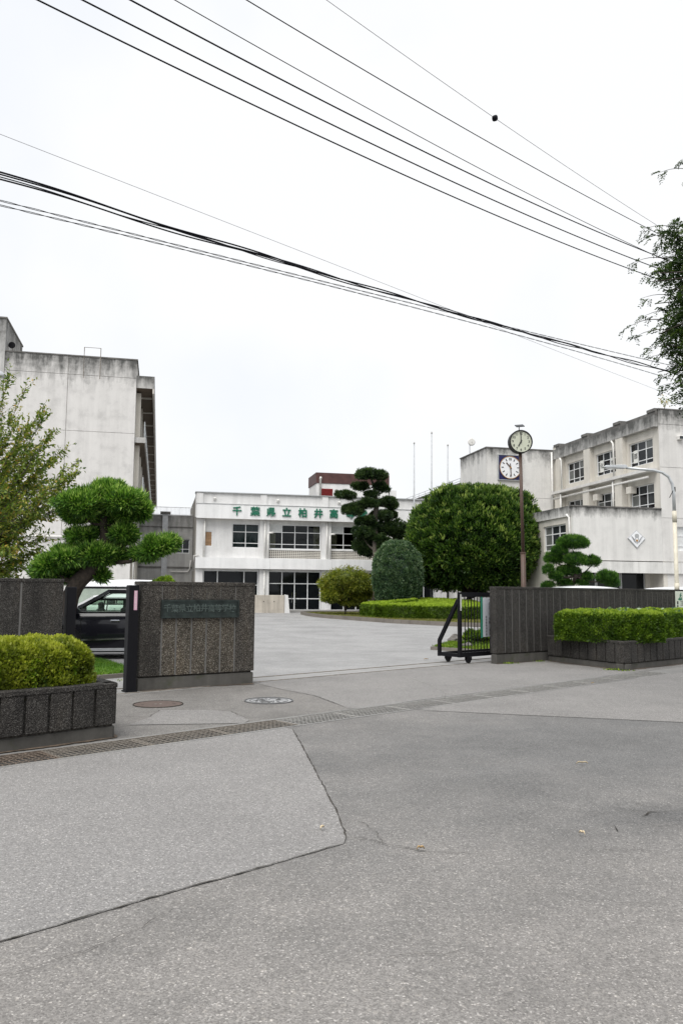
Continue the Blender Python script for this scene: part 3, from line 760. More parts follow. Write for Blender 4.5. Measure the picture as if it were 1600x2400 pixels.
fs = [(-.02, 5.05), (5.06, 9.44), (9.45, 13.83), (13.84, UR)]
for u0, u1 in fs:
    MB().box(u0, u1, 0, FV-.005 if False else .218, 6.62, 7.60).build('fascia_panel', M['white_fascia'], CB)
    MB().box(u0, u1, .0, FV-.005, 3.20, 3.93).build('band_panel', M['white_fascia'], CB)
MB().box(-.02, UR, .222, FV-.004, 6.62, 6.70).build('soffit', M['cream_paint'], CB)
MB().box(-.05, UR, -.03, .22, 7.605, 7.64).build('flashing', M['frame_grey'], CB)
for u0, u1 in ((.02, .50), (4.37, 5.03), (8.75, 9.44), (13.24, 13.97), (17.68, 18.2)):
    MB().box(u0, u1, FV-.22, FV-.003, 3.935, 6.615).build('pilaster', M['white_paint'], CB); MB().box(u0, u1, FV-.30, FV-.003, .05, 3.195).build('pilaster', M['white_paint'], CB)
for u in (.56, 4.72, 9.12, 13.6): pipe(CB, [(u, FV-.30, 3.94), (u, FV-.30, 6.6)], .06, 10)
for u in (5.0, 9.40, 13.92): pipe(CB, [(u-.08, FV-.36, 3.94), (u-.08, FV-.36, 5.62), (u, FV-.36, 5.74), (u+.3, FV-.36, 5.74)], .065, 8)
pipe(CB, [(-.12, .3, 3.0), (-.12, .3, 4.05), (.2, .3, 4.1)], .06, 8)
pipe(CB, [(4.72, FV-.38, .2), (4.72, FV-.38, 3.19)], .06, 8)
WY = FV+.10
def wp(i, j): return 'pane_dark'
window(CB, (2.48, WY, 4.66), 0, 1.87, 1.69, (.5,), (.2, .66), lambda i, j: 'pane_clear')
curtain(CB, 2.55, 4.3, WY+.2, 4.7, 6.2, 'curtain_blue', 9)
for w in winU[1:]:
    ww = w[1]-w[0]
    window(CB, (w[0], WY, w[2]), 0, ww, w[3]-w[2], (.25, .5, .75), (.2, .685), lambda i, j: 'blind_white' if (i == 0 and j == 2) else 'pane_clear')
    curtain(CB, w[0]+.1, w[0]+.48, WY+.085, w[2]+.1, w[3]-.5, 'curtain_cream', 3); curtain(CB, w[1]-.5, w[1]-.08, WY+.085, w[2]+.1, w[3]-.1, 'curtain_cream', 3)
window(CB, (brown[0], FV+.04, brown[2]), 0, .53, 1.06, (), (), lambda i, j: 'board_brown', name='window')
# pierced block screens under the upper windows
for l in lat:
    nu, nz = 26, 5; mb = MB(); du = (l[1]-l[0])/nu; dz = (l[3]-l[2])/nz
    mb.wall(l[0], l[1], l[2], l[3], FV+.03, FV+.13, [(l[0]+(i+.17)*du, l[0]+(i+.83)*du, l[2]+(j+.17)*dz, l[2]+(j+.83)*dz) for i in range(nu) for j in range(nz)])
    mb.build('block_screen', M['cream_paint'], CB)
    MB().box(l[0], l[1], FV+.14, FV+.2, l[2], l[3]).build('screen_back', M['pane_dark'], CB)
window(CB, (winG[0][0], WY, winG[0][2]), 0, 3.8, 2.1, (.26, .74), (.52,), wp, fw=.07)
for w in winG[1:]:
    ww = w[1]-w[0]
    window(CB, (w[0], WY, w[2]), 0, ww, w[3]-w[2], (.26, .50, .75), (.30, .68), wp, fw=.075, name='entrance_glazing')
ph_ = MB().box(6.95, 6.99, WY-.06, WY-.02, .9, 1.6).box(6.70, 6.74, WY-.06, WY-.02, .9, 1.6); ph_.build('door_handle', M['chrome'], CB)
MB().box(4.4, 13.5, -1.2, FV-.01, .1, .42, .02).build('entrance_step', M['track_concrete'], CB)
for (uu, zz) in ((15.2, 1.35), (18.55, 1.5)): MB().box(uu, uu+.22, WY-.03, WY-.015, zz, zz+.3).build('notice', M['paper'], CB)
for u in (2.72, 3.97, 5.07, 6.17, 7.31, 8.42, 9.53, 10.74, 11.66, 12.75):
    i = (2.72, 3.97, 5.07, 6.17, 7.31, 8.42, 9.53, 10.74, 11.66, 12.75).index(u)
    text('letter', '千葉県立柏井高等学校'[i], .66, M['letter_green'], CB, (u, -.04, 7.12), .03, .016)
# rooftop stair house
MB().box(9.43, 15.3, 6.0, 9.2, 7.95, 10.16).build('roof_house', M['white_paint'], CB)
MB().box(9.38, 15.35, 5.95, 9.25, 10.165, 11.0).build('roof_house_band', M['brown_panel'], CB)
MB().box(15.4, 15.95, 6.0, 9.0, 7.95, 9.8).build('roof_house_annex', M['white_paint'], CB)
lv_ = MB()
for k in range(9): lv_.bar((9.86, 5.95, 9.16+k*.065), (10.69, 5.95, 9.16+k*.065), .05, .03)
lv_.build('louvre', M['red_louvre'], CB); MB().box(9.83, 10.72, 5.97, 5.995, 9.1, 9.74).build('louvre_back', M['red_louvre'], CB)
MB().tube([(9.72, 5.9, 7.95), (9.72, 5.9, 10.45), (9.72, 5.75, 10.6)], .09, 10).build('vent_pipe', M['pipe_white'], CB, smooth=True)
rr_ = MB()
for k in range(4): rr_.tube([(1.2+k*4.37, .2, 7.9), (1.2+k*4.37, .1, 8.05)], .09, 8)
rr_.build('roof_outlet', M['pipe_white'], CB)

# ---- grey link between left block and main building
KB = thing('link_building', 'grey concrete link building with roof railing between the tall block and main building', 'building', (-9.84, 54.0, 0), PHI)
MB().wall(-5.2, -.03, .05, 7.2, 4.85, 5.1, [(-1.25, -.25, 4.4, 5.45)]).build('wall', M['link_grey'], KB); MB().box(-5.2, -.03, 11.0, 12.2, .05, 7.2).build('back_wall', M['link_grey'], KB)
MB().box(-5.2, -.03, 5.11, 10.99, 7.0, 7.15).build('roof', M['link_grey'], KB)
MB().box(-5.2, -.035, 5.11, 5.3, .05, 6.9).build('inner_wall', M['pane_dark'], KB) if False else None
window(KB, (-1.25, 4.93, 4.4), 0, 1.0, 1.05, (.5,), (.3,), lambda i, j: 'pane_mid')
MB().box(-2.25, -1.85, 4.55, 4.845, .05, 7.25).build('duct', M['pipe_grey'], KB)
MB().box(-2.42, -1.68, 4.45, 4.95, 7.255, 7.42).build('duct_cap', M['parapet_dark'], KB)
MB().box(-5.2, -.03, 4.80, 4.845, 3.3, 3.42).build('string_course', M['parapet_dark'], KB); MB().box(-5.2, -.03, 4.80, 4.845, 6.3, 6.35).build('string_course', M['parapet_dark'], KB)
MB().tube([(-1.6, 4.75, 3.05), (-.35, 4.75, 3.05), (-.2, 4.7, 3.3), (-.15, 4.7, 3.9)], .05, 8).build('drain_pipe', M['pipe_white'], KB, smooth=True)
rg = MB()
for h in (7.25, 7.8): rg.tube([(-5.0, 5.0, h), (-.1, 5.0, h)], .025, 6)
for k in range(50): rg.tube([(-5.0+k*.1, 5.0, 7.16 if k % 10 == 0 else 7.25), (-5.0+k*.1, 5.0, 7.8)], .018 if k % 10 == 0 else .008, 5)
rg.build('railing', M['frame_white'], KB)

# ---- right block: three storeys, low wing in front, clock tower block behind
RB = thing('right_building', 'three storey weathered concrete school building with wall clock and crest', 'building', (17.64, 44.0, 0), PHI)
u0 = .15
sv = [(.65, 3.0), (4.45, 6.72), (8.2, 10.4)]
holes = []
for a, b in sv:                       # local x of the side wall runs from the far end (v = 12) to the near end
    for z0, z1 in ((9.13, 10.55), (6.5, 7.95)): holes.append((11.98-b, 11.98-a, z0, z1))
sw = MB().wall(0, 11.93, .0, 11.05, 0, .25, holes).build('side_wall', M['cream_paint'], RB, (u0, 11.98, 0)); sw.rotation_euler = (0, 0, -math.pi/2)
for a, b in sv:
    for fl, (z0, z1) in enumerate(((9.13, 10.55), (6.5, 7.95))):
        window(RB, (u0+.10, b, z0), -math.pi/2, b-a, z1-z0, (.32, .66), (.2, .64), lambda i, j: 'pane_pale' if (i*2+j) % 5 == 1 else ('pane_mid' if (i+j) % 2 else 'pane_dark'), fw=.055)
# front gable of the tall part
MB().wall(u0+.26, 14, 0, 12.0, .06, .3, [(1.06, 4.0, 4.08, 5.42)]).build('wall', M['right_wall'], RB)
for z0, z1 in ((5.9, 8.73), (8.755, 11.18), (11.205, 12.03)):
    for a, b in ((u0-.02, 4.98), (5.0, 10)): MB().box(a, b, 0.0, .055, z0, z1, .008).build('panel', M['right_wall'], RB)
MB().wall(u0-.02, 10, 3.47, 5.88, .003, .055, [(1.06, 4.0, 4.08, 5.42)]).build('panel', M['right_wall'], RB)
window(RB, (1.06, .1, 4.08), 0, 2.94, 1.34, (.16, .5, .8), (.2, .62), lambda i, j: 'blind_white' if j == 2 or i == 0 else 'pane_dark', fw=.06)
MB().box(-.02, 14, 11.7, 12.1, 0, 12.0).build('back_wall', M['cream_paint'], RB)
MB().box(u0+.02, 14, .3, 11.7, 11.5, 11.62).build('roof', M['link_grey'], RB)
MB().box(u0+.27, 14, .32, 11.68, 8.5, 8.7).build('floor_slab', M['gable_side'], RB); MB().box(u0+.27, 14, .32, 11.68, 5.9, 6.1).build('floor_slab', M['gable_side'], RB)
MB().box(3.4, 3.5, .35, 11.6, 0, 11.4).build('inner_wall', M['link_grey'], RB)
MB().box(u0-.30, u0+.3, .06, 11.9, 11.055, 11.72).build('fascia', M['right_fascia'], RB)
pd = MB().box(u0-.15, u0+.25, .07, 11.95, 11.725, 11.95)
for v in (.10, 3.6, 7.4, 11.2): pd.box(u0-.2, u0+.3, v, v+.75, 11.955, 12.12)
pd.build('parapet', M['parapet_dark'], RB)
MB().box(u0-.05, 10, -.02, .3, 12.035, 12.1).build('coping', M['parapet_dark'], RB)
MB().box(u0-.55, u0-.003, .25, 11.8, 8.55, 8.72).build('ledge', M['right_wall'], RB)
MB().tube([(u0-.38, .6, 8.25), (u0-.38, 11.7, 8.25)], .07, 8).build('drain_pipe', M['pipe_white'], RB, smooth=True)
for v in (3.25, 7.0, 10.75):
    MB().box(u0-.40, u0-.003, v, v+.75, 3.5, 8.545).build('pilaster', M['cream_paint'], RB); MB().box(u0-.28, u0-.003, v, v+.75, 8.725, 11.05).build('pilaster', M['cream_paint'], RB)
for v in (4.15, 10.62): pipe(RB, [(u0-.42, v, 6.5), (u0-.42, v, 8.5)], .06, 8); pipe(RB, [(u0-.33, v, 8.75), (u0-.33, v, 10.8), (u0-.33, v+.2, 11.0)], .06, 8)
pipe(RB, [(-.22, 11.9, 6.6), (-.22, 11.9, 11.6)], .07, 8); pipe(RB, [(-.22, 11.9, 6.6), (.0, 11.2, 6.6)], .06, 8)
for k, (v, ch) in enumerate(((2.65, '部'), (6.35, '化'), (5.1, '学'))):
    s_ = MB().box(0, .42, -.012, .0, 0, .75).build('poster', M['paper'], RB, (u0+.085, v, 9.35)); s_.rotation_euler = (0, 0, -math.pi/2)
    tt = text('poster_letter', ch, .36, M['ink'], s_, (.21, -.016, .38), 0, .006)
for v in (2.9, 6.6):
    MB().box(u0-.35, u0+.05, v-.5, v, 7.55, 7.95, .02).build('window_unit', M['cream_paint'], RB)
# low wing
MB().box(-5.27, u0-.03, .0, .25, 3.47, 6.36).build('wing_wall', M['wing_wall'], RB)
MB().box(-5.36, u0-.04, -.05, .3, 6.365, 6.43).build('coping', M['parapet_dark'], RB)
ws = MB().wall(0, 11.7, .1, 5.85, 0, .25, [(8.6-.06, 11.15, 4.05, 5.5), (4.6, 7.2, 4.05, 5.5)]).build('wing_side_wall', M['cream_paint'], RB, (-5.27, 11.98, 0)); ws.rotation_euler = (0, 0, -math.pi/2)
for xx, ww in ((8.54, 2.61), (4.6, 2.6)): window(RB, (-5.27+.1, 11.98-xx, 4.05), -math.pi/2, ww, 1.45, (.33, .66), (.25, .66), lambda i, j: 'pane_pale' if i == 0 else 'pane_mid', fw=.07)
MB().box(-5.37, -5.02, .26, 11.9, 5.855, 6.42).build('wing_fascia', M['wing_wall'], RB)
MB().box(-5.0, u0-.32, .27, 11.9, 5.9, 6.1).build('wing_roof', M['link_grey'], RB)
MB().tube([(-5.33, .33, 3.5), (-5.33, .33, 5.8), (-5.4, .5, 5.95)], .07, 8).build('drain_pipe', M['pipe_white'], RB, smooth=True)
MB().box(-5.3, 14, -.06, .05, 2.80, 3.42).build('wing_band', M['wing_band'], RB)
MB().box(-5.26, 14, -.0, .2, 3.421, 3.468).build('shadow_gap', M['gate_black'], RB) if False else None
MB().box(-5.26, 14, .055, 3.4, 3.0, 3.2).build('canopy_slab', M['gable_side'], RB)
for xx, n in ((-5.1, 2), (3.2, 1)):
    MB().box(xx-.12, xx+.28, .15, .55, 0, 2.99).build('column', M['cream_paint'], RB)
for xx in (-4.75, -3.22, -1.69): window(RB, (xx, 1.3, .6), 0, 1.5, 2.35, (.98,), (.45,), lambda i, j: 'pane_dark', 'frame_grey', .06)
MB().box(-.15, 14, 1.3, 1.5, 0, 2.99).build('inner_wall', M['cream_paint'], RB)
# clock tower block and the lower wing running back behind it
MB().box(-5.07, u0-.05, 12.12, 17, 0, 11.72).build('clock_block', M['right_wall'], RB)
for z0, z1 in ((0.0, 4.9), (4.92, 8.3), (8.32, 11.72)): MB().box(-5.05, u0-.07, 12.06, 12.115, z0, z1).build('panel', M['right_wall'], RB)
MB().box(-5.12, u0, 12.02, 17.05, 11.725, 11.8).build('coping', M['parapet_dark'], RB)
MB().box(-5.05, 3, 17.06, 36, 0, 9.82).build('rear_wing', M['right_wall'], RB)
MB().box(-5.12, 3.05, 17.06, 36.1, 9.825, 9.93).build('coping', M['parapet_dark'], RB)
rr_ = MB()
for h in (10.1, 10.3): rr_.tube([(-5.0, 17.2, h), (-5.0, 35.8, h)], .02, 5)
for k in range(12): rr_.tube([(-5.0, 17.2+k*1.65, 9.93), (-5.0, 17.2+k*1.65, 10.3)], .02, 5)
rr_.build('railing', M['pipe_grey'], RB)
ck = thing('wall_clock', 'round white wall clock on a navy square panel on the grey concrete block', 'clock', RB.matrix_basis @ Vector((-3.37, 12.0, 10.38)), PHI)
MB().box(-.86, .86, -.06, .05, -.86, .86).build('panel', M['navy'], ck)
MB().wall(-.90, .90, -.90, .90, -.09, .05, [(-.858, .858, -.858, .858)]).build('frame', M['frame_grey'], ck)
MB().disc((0, -.08, 0), .76, 'y', .035, 48).build('face', M['clock_white'], ck); MB().ring((0, -.09, 0), .765, .80, 'y', .06, 48).build('rim', M['gold'], ck)
for k in range(12):
    t = k*math.pi/6; o = MB().box(-.03, .03, -.012, 0, .50, .67).build('hour_mark', M['ink'], ck, (0, -.10, 0)); o.rotation_euler = (0, t, 0)
    if k == 0: o.location = (-.05, -.10, 0); o2 = MB().box(-.03, .03, -.012, 0, .50, .67).build('hour_mark', M['ink'], ck, (.05, -.10, 0))
o = MB().box(-.04, .04, -.012, 0, -.12, .45).build('hour_hand', M['pole_brown'], ck, (0, -.112, 0)); o.rotation_euler = (0, R_(-42), 0)
o = MB().box(-.03, .03, -.012, 0, -.28, .62).build('minute_hand', M['pole_brown'], ck, (0, -.126, 0)); o.rotation_euler = (0, R_(176), 0)
MB().disc((0, -.13, 0), .06, 'y', .03, 16).build('hub', M['gold'], ck)
# diamond crest on the wing
cr = thing('school_crest', 'white diamond shaped school crest plaque on the low wing wall', 'crest', RB.matrix_basis @ Vector((-1.5, -.0, 4.66)), PHI)
def dia(r, y0, y1):
    m = MB(); k = [(0, -r*.93), (r, .04), (0, r*.93), (-r, .04)]
    n = len(k); b = len(m.v); m.v += [(x, y0, z) for x, z in k]+[(x, y1, z) for x, z in k]
    m.f += [(b, b+1, b+2, b+3), (b+7, b+6, b+5, b+4)]+[(b+i, b+4+i, b+4+(i+1) % 4, b+(i+1) % 4) for i in range(4)]; return m
dia(.54, -.05, -.003).build('border', M['pipe_grey'], cr); dia(.49, -.065, -.052).build('plate', M['clock_white'], cr)
em = MB().box(-.12, .12, -.085, -.067, .13, .24).box(-.09, .09, -.085, -.067, .245, .29); em.ring((0, -.078, .03), .07, .11, 'y', .018, 18).box(-.025, .025, -.084, -.068, -.26, -.09)
em.build('crown_emblem', M['frame_grey'], cr)
for s in (-1, 1):
    wg = MB()
    for q in range(6): wg.bar((s*(.06+.02*q), -.078, -.20+.035*q), (s*(.17+.035*q), -.078, -.10+.055*q), .018, .035)
    wg.build('wing_emblem', M['pipe_grey'], cr)
MB().box(-.05, .05, -.09, -.068, -.13, -.03).build('gold_emblem', M['gold'], cr)
# small things on the right building
dsh = thing('roof_antenna', 'small round dish antenna on the flat roof left of the wall clock', 'antenna', RB.matrix_basis @ Vector((-4.95, 15.4, 11.8)), PHI)
MB().tube([(0, 0, 0), (0, 0, 1.15)], .03, 6).build('mast', M['pipe_grey'], dsh)
MB().disc((.1, -.12, .95), .24, 'y', .05, 20, .30).build('dish', M['pipe_white'], dsh); MB().tube([(.1, -.12, .95), (.05, -.45, .9)], .015, 5).build('feed_arm', M['pipe_grey'], dsh)
vt = thing('wall_light', 'small boxy outdoor light high on the right gable wall', 'light', RB.matrix_basis @ Vector((1.4, 0, 10.42)), PHI)
MB().box(-.16, .16, -.22, -.003, -.08, .14, .015).build('housing', M['pipe_white'], vt); MB().box(-.12, .12, -.235, -.222, -.05, .10).build('lens', M['pane_mid'], vt)
wd = thing('roof_weed', 'small weed sprouting from the parapet corner of the right building', 'plant', RB.matrix_basis @ Vector((.6, .1, 12.1)), PHI)
wm = MB()
for k in range(4): wm.tube([(0, 0, 0), (.08*k-.1, 0, .3), (.16*k-.2, .05, .55+.1*(k % 2))], .008, 4)
wm.build('stem', M['bark_grey'], wd); lv = Leaves(); P = rng.normal(size=(70, 3))*[.18, .1, .16]+[0, 0, .42]; lv.add(P, rng.normal(size=(70, 3)), .14, .06); lv.build('leaves', M['leaf_cherry'], wd)
# concrete access wall by the entrance
rp = thing('ramp_wall', 'low beige concrete ramp wall beside the entrance doors', 'wall', (-9.84, 54.0, 0), PHI)
MB().box(2.2, 5.78, -2.1, -1.9, .12, 1.42, .02).build('panel_wall', M['ramp_concrete'], rp)
m = MB(); k = [(5.80, .12), (6.15, .12), (6.02, 1.42), (5.80, 1.46)]
m.v += [(x, -2.14, z) for x, z in k]+[(x, -1.86, z) for x, z in k]; m.f += [(0, 1, 2, 3), (7, 6, 5, 4)]+[((i+1) % 4, i, i+4, (i+1) % 4+4) for i in range(4)]
m.build('end_post', M['white_paint'], rp)
for u in (3.0, 3.7, 4.4, 5.1): MB().disc((u, -2.105, 1.0), .035, 'y', .02, 10).build('bolt_hole', M['crack'], rp)
# ------------------------------------------------------------------ gate walls
WD = Vector((.822, .5695, 0)); WA = math.atan2(WD.y, WD.x); WL0 = Vector((-3.24, 13.0, 0))
def ribbed_wall(t, x0, x1, z0, z1, th, cuts, mat, body='groove', gap=.030, proud=.009):
    """a recessed backing and one proud slab for each strip between the grooves"""
    MB().box(x0+.01, x1-.01, proud, th-proud, z0, z1-.005).build('backing', M[body], t)
    edges = [x0]+list(cuts)+[x1]
    for a, b in zip(edges[:-1], edges[1:]):
        ga = 0 if a == x0 else gap/2; gb = 0 if b == x1 else gap/2
        MB().box(a+ga, b-gb, 0, th, z0+.001, z1, .006).build('panel', M[mat], t)
sg = thing('name_wall', 'free standing pebble concrete gate wall carrying a bronze name plaque', 'wall', WL0, WA)
LN = 2.10; TH = .30
MB().box(0, LN, .02, TH-.02, 0, .205, .01).build('plinth', M['plinth'], sg)
MB().box(.03, LN-.03, .06, TH-.06, .205, .232).build('plinth_groove', M['crack'], sg)
MB().box(.02, LN-.02, .012, TH-.012, .233, 1.70).build('backing', M['groove'], sg)
gx = [.375, .63, .905, 1.175, 1.44, 1.715]
MB().box(.0, gx[0]-.012, 0, TH, .235, 1.705, .008).build('panel', M['aggregate_dark'], sg)
MB().box(gx[-1]+.012, LN, 0, TH, .235, 1.705, .008).build('panel', M['aggregate_dark'], sg)
for a, b in zip(gx[:-1], gx[1:]):
    MB().box(a+.015, b-.015, .002, TH-.002, .235, 1.16, .006).build('panel', M['aggregate_tan'], sg)
    MB().box(a+.006, b-.006, 0.001, TH-.001, 1.47, 1.705, .006).build('panel', M['aggregate_dark'], sg)
MB().box(gx[0]-.010, gx[-1]+.010, .01, TH-.01, 1.165, 1.465).build('panel', M['aggregate_dark'], sg)
MB().box(-.006, LN+.006, -.006, TH+.006, 1.706, 1.765, .008).build('coping', M['aggregate_dark'], sg)
pq = MB().box(gx[0]-.03, gx[-1]+.045, -.035, .008, 1.165, 1.46, .006).build('name_plaque', M['bronze'], sg)
MB().wall(gx[0]-.032, gx[-1]+.047, 1.163, 1.462, -.05, -.034, [(gx[0]-.005, gx[-1]+.02, 1.19, 1.435)]).build('plaque_frame', M['bronze'], pq)
for i, ch in enumerate('千葉県立柏井高等学校'):
    o = text('letter', ch, .135, M['bronze_letter'], pq, (gx[0]+.07+i*.132, -.040, 1.315+random.uniform(-.006, .006)), .006, .0015)
    o.rotation_euler = (math.pi/2, random.uniform(-.08, .08), 0)
# low wall on the left of the wicket
lw = thing('boundary_wall', 'ribbed pebble concrete wall at the left edge behind the golden hedge', 'wall', WL0+WD*-1.23, WA)
ribbed_wall(lw, -7.0, 0, .23, 1.73, .30, [-.62-k*.31 for k in range(20)][::-1], 'aggregate_black')
MB().box(-7, 0, .02, .28, 0, .225, .01).build('plinth', M['plinth'], lw)
MB().box(-7, .006, -.006, .306, 1.731, 1.78, .008).build('coping', M['aggregate_black'], lw)
# wall on the right of the gateway
RW0 = Vector((3.58, 18.50, 0)); RWD = Vector((.797, .604, 0)); RWA = math.atan2(RWD.y, RWD.x)
rw = thing('boundary_wall', 'long ribbed dark concrete wall right of the gate with hedge before it', 'wall', RW0, RWA)
cuts = [.30]+[.30+.255*k for k in range(1, 50)]
ribbed_wall(rw, 0, 13.0, .245, 1.72, .20, cuts, 'aggregate_black', gap=.022)
MB().box(0.005, 13, .015, .185, 0, .215, .01).build('plinth', M['plinth'], rw)
MB().box(.02, 13, .05, .15, .215, .245).build('plinth_groove', M['crack'], rw)
MB().box(-.006, 13, -.006, .206, 1.721, 1.775, .008).build('coping', M['aggregate_black'], rw)
# black steel jambs of the wicket
def jamb(p, h, label, w, dpt, sticker=None):
    t = thing('gate_post', label, 'gate post', p, WA)
    MB().box(0, w, 0, dpt, 0, h, .008).build('post', M['gate_black'], t)
    MB().box(-.015, w+.012, -.012, dpt+.012, -.001, .03).build('foot_plate', M['gate_black'], t)
    if sticker:
        MB().box(w*.48, w*.80, -.006, -.001, h-.40, h-.09).build('sticker', M['pink'], t)
        for k in range(7):
            text('sticker_letter', '車両通行禁止中'[k], .038, M['paper'], t, (w*.64, -.009, h-.115-k*.042))
    return t
jamb(WL0+WD*-.175+Vector((.0, -.06, 0)), 1.70, 'black steel gate post with pink sticker beside the name wall', .165, .16, True)
jamb(WL0+WD*-1.215+Vector((.03, .05, 0)), 1.66, 'black steel gate post at the end of the left wall', .14, .16)
# ------------------------------------------------------------------ planters
def planter(name, label, pts, h, rib, mat='aggregate_black', endrib=None):
    """a raised bed: pts run along the outer face (x, y) and are closed at the back"""
    t = thing(name, label, 'planter', (pts[0].x, pts[0].y, 0), 0)
    o0 = pts[0]
    for a, b in zip(pts[:-1], pts[1:]):
        d = b-a; L_ = d.length; ang = math.atan2(d.y, d.x)
        n = max(int(round(L_/rib)), 1); w = L_/n; loc = (a.x-o0.x, a.y-o0.y, 0)
        def put(nm, mb, mt):
            o = mb.build(nm, M[mt], t, loc); o.rotation_euler = (0, 0, ang); return o
        put('plinth', MB().box(.0, L_-.0, .03, .2, 0, .13, .008), 'plinth')
        put('plinth_groove', MB().box(.02, L_-.02, .05, .2, .13, .155), 'crack')
        put('backing', MB().box(.012, L_-.012, .026, .2, .155, h-.06), 'groove' if False else 'aggregate_black')
        me = None
        for k in range(n):
            if me is None:
                me = MB().box(.013, w-.013, 0, .12, .157, h-.058, .007).mesh('panel'); me.materials.append(M[mat])
            p = link('panel', me, None, t, Vector(loc)+d.normalized()*(k*w)); p.rotation_euler = (0, 0, ang)
        put('coping', MB().box(-.004, L_+.004, -.005, .15, h-.055, h, .012), mat)
    m = MB(); m.quad(*[(p.x-o0.x, p.y-o0.y, h-.10) for p in pts]); m.build('soil', M['grass_soil'], t)
    return t
PLc = Vector((-2.45, 8.93, 0)); pl_dir = Vector((.70, .714, 0)).normalized()
pL = [PLc-pl_dir*9.0, PLc, PLc+Vector((-1.05, 1.45, 0)), PLc+Vector((-2.3, 3.0, 0))]
planter('planter', 'ribbed dark concrete planter at the lower left holding the golden hedge', pL, .60, .255)
PRc = Vector((6.04, 17.19, 0)); pr_dir = Vector((2.0, 1.72, 0)).normalized()
pR = [Vector((4.98, 19.46, 0)), PRc, PRc+pr_dir*10]
planter('planter', 'long ribbed dark concrete planter in front of the right boundary wall', pR, .62, .28)
# hedges
lv = Leaves()
e_x = np.array([pl_dir.x, pl_dir.y, 0]); e_y = np.array([-pl_dir.y, pl_dir.x, 0])
o_ = PLc-pl_dir*4.0+Vector((e_y[0], e_y[1], 0))*.10
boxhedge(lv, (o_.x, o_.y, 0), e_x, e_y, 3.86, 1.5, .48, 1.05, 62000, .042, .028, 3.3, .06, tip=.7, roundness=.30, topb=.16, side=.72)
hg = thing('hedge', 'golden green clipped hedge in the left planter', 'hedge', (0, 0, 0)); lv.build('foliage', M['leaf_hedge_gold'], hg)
lv = Leaves(); P = np.array([[PLc.x, PLc.y, 0]])-e_x*rng.uniform(.3, 3, (600, 1))+e_y*.12
P[:, 2] = rng.uniform(.58, .95, 600); cl = rng.integers(0, 4, 600); cen = np.array([-.9, -1.4, -2.1, -.55])[cl]
P = np.array([PLc.x, PLc.y, 0])+e_x*(cen+rng.normal(size=600)*.07)[:, None]+e_y*.13+np.stack([np.zeros(600)]*2+[rng.uniform(.60, .86, 600)], 1)
lv.add(P, rng.normal(size=(600, 3))+[0, 0, .4], .055, .035); lv.build('ivy_sprigs', M['leaf_island'], hg)
hb = MB()
for k in range(9):
    p = PLc-pl_dir*(.5+k*.36)+Vector((e_y[0], e_y[1], 0))*.8
    for q in range(3): hb.tube([(p.x, p.y, .5), (p.x+random.uniform(-.2, .2), p.y+random.uniform(-.2, .2), .95)], .012, 5)
hb.build('stems', M['bark'], hg)
lv = Leaves(); ex2 = np.array([pr_dir.x, pr_dir.y, 0]); ey2 = np.array([-pr_dir.y, pr_dir.x, 0])
hl = Vector((5.28, 19.0, 0))
# hedge follows the planter: its left end along the slanted planter side
o2 = PRc+Vector((ey2[0], ey2[1], 0))*.15
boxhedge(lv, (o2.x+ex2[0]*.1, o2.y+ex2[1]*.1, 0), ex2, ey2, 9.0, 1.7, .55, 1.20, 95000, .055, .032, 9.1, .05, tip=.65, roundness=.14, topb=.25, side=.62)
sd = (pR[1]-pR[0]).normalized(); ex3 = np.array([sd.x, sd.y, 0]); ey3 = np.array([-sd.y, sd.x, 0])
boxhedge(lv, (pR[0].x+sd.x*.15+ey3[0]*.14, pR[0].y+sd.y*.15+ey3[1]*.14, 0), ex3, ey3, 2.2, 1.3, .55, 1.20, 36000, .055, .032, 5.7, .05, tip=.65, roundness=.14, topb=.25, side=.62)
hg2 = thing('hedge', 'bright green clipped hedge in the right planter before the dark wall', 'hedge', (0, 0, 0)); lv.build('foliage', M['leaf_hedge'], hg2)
hb = MB()
for k in range(20):
    p = PRc+pr_dir*(.4+k*.42)+Vector((ey2[0], ey2[1], 0))*.9
    for q in range(3): hb.tube([(p.x, p.y, .5), (p.x+random.uniform(-.2, .2), p.y+random.uniform(-.2, .2), 1.05)], .012, 5)
hb.build('stems', M['bark'], hg2)
# pale broad leaves of a weed growing through the hedge
lv = Leaves(); n = 130
P = np.array([PRc.x, PRc.y, 0])+ex2*rng.uniform(.3, 6, (n, 1))+ey2*rng.uniform(.1, 1.5, (n, 1)); P[:, 2] = rng.uniform(1.16, 1.30, n)
lv.add(P, rng.normal(size=(n, 3))*[1, 1, .3], .10, .07); lv.build('weed_leaves', M['leaf_egg'], hg2)

# ------------------------------------------------------------------ sliding gate
GS, GNf, GNb = 11.67, 4.02, 4.68
gt_ = thing('sliding_gate', 'black steel sliding gate with vertical bars pushed open behind the wall', 'gate', sn(GS, GNf, 0), ANG)
W_ = GNb-GNf; GH = 1.64; GL = 6.6; zb = .16
MB().box(0, .085, 0, .07, zb, GH, .004).build('end_post', M['gate_black'], gt_)
MB().box(.086, GL, .005, .065, GH-.11, GH-.002).build('top_rail', M['gate_black'], gt_)
MB().box(.086, GL, .004, .066, zb, zb+.10).build('bottom_rail', M['gate_black'], gt_)
MB().box(0, GL, W_-.06, W_, zb, zb+.09).build('bottom_rail', M['gate_black'], gt_)
bme = MB().tube([(0, 0, zb+.10), (0, 0, GH-.112)], .0115, 8).mesh('bar'); bme.materials.append(M['gate_black'])
for k in range(54): link('bar', bme, None, gt_, (.235+k*.118, .035, 0))
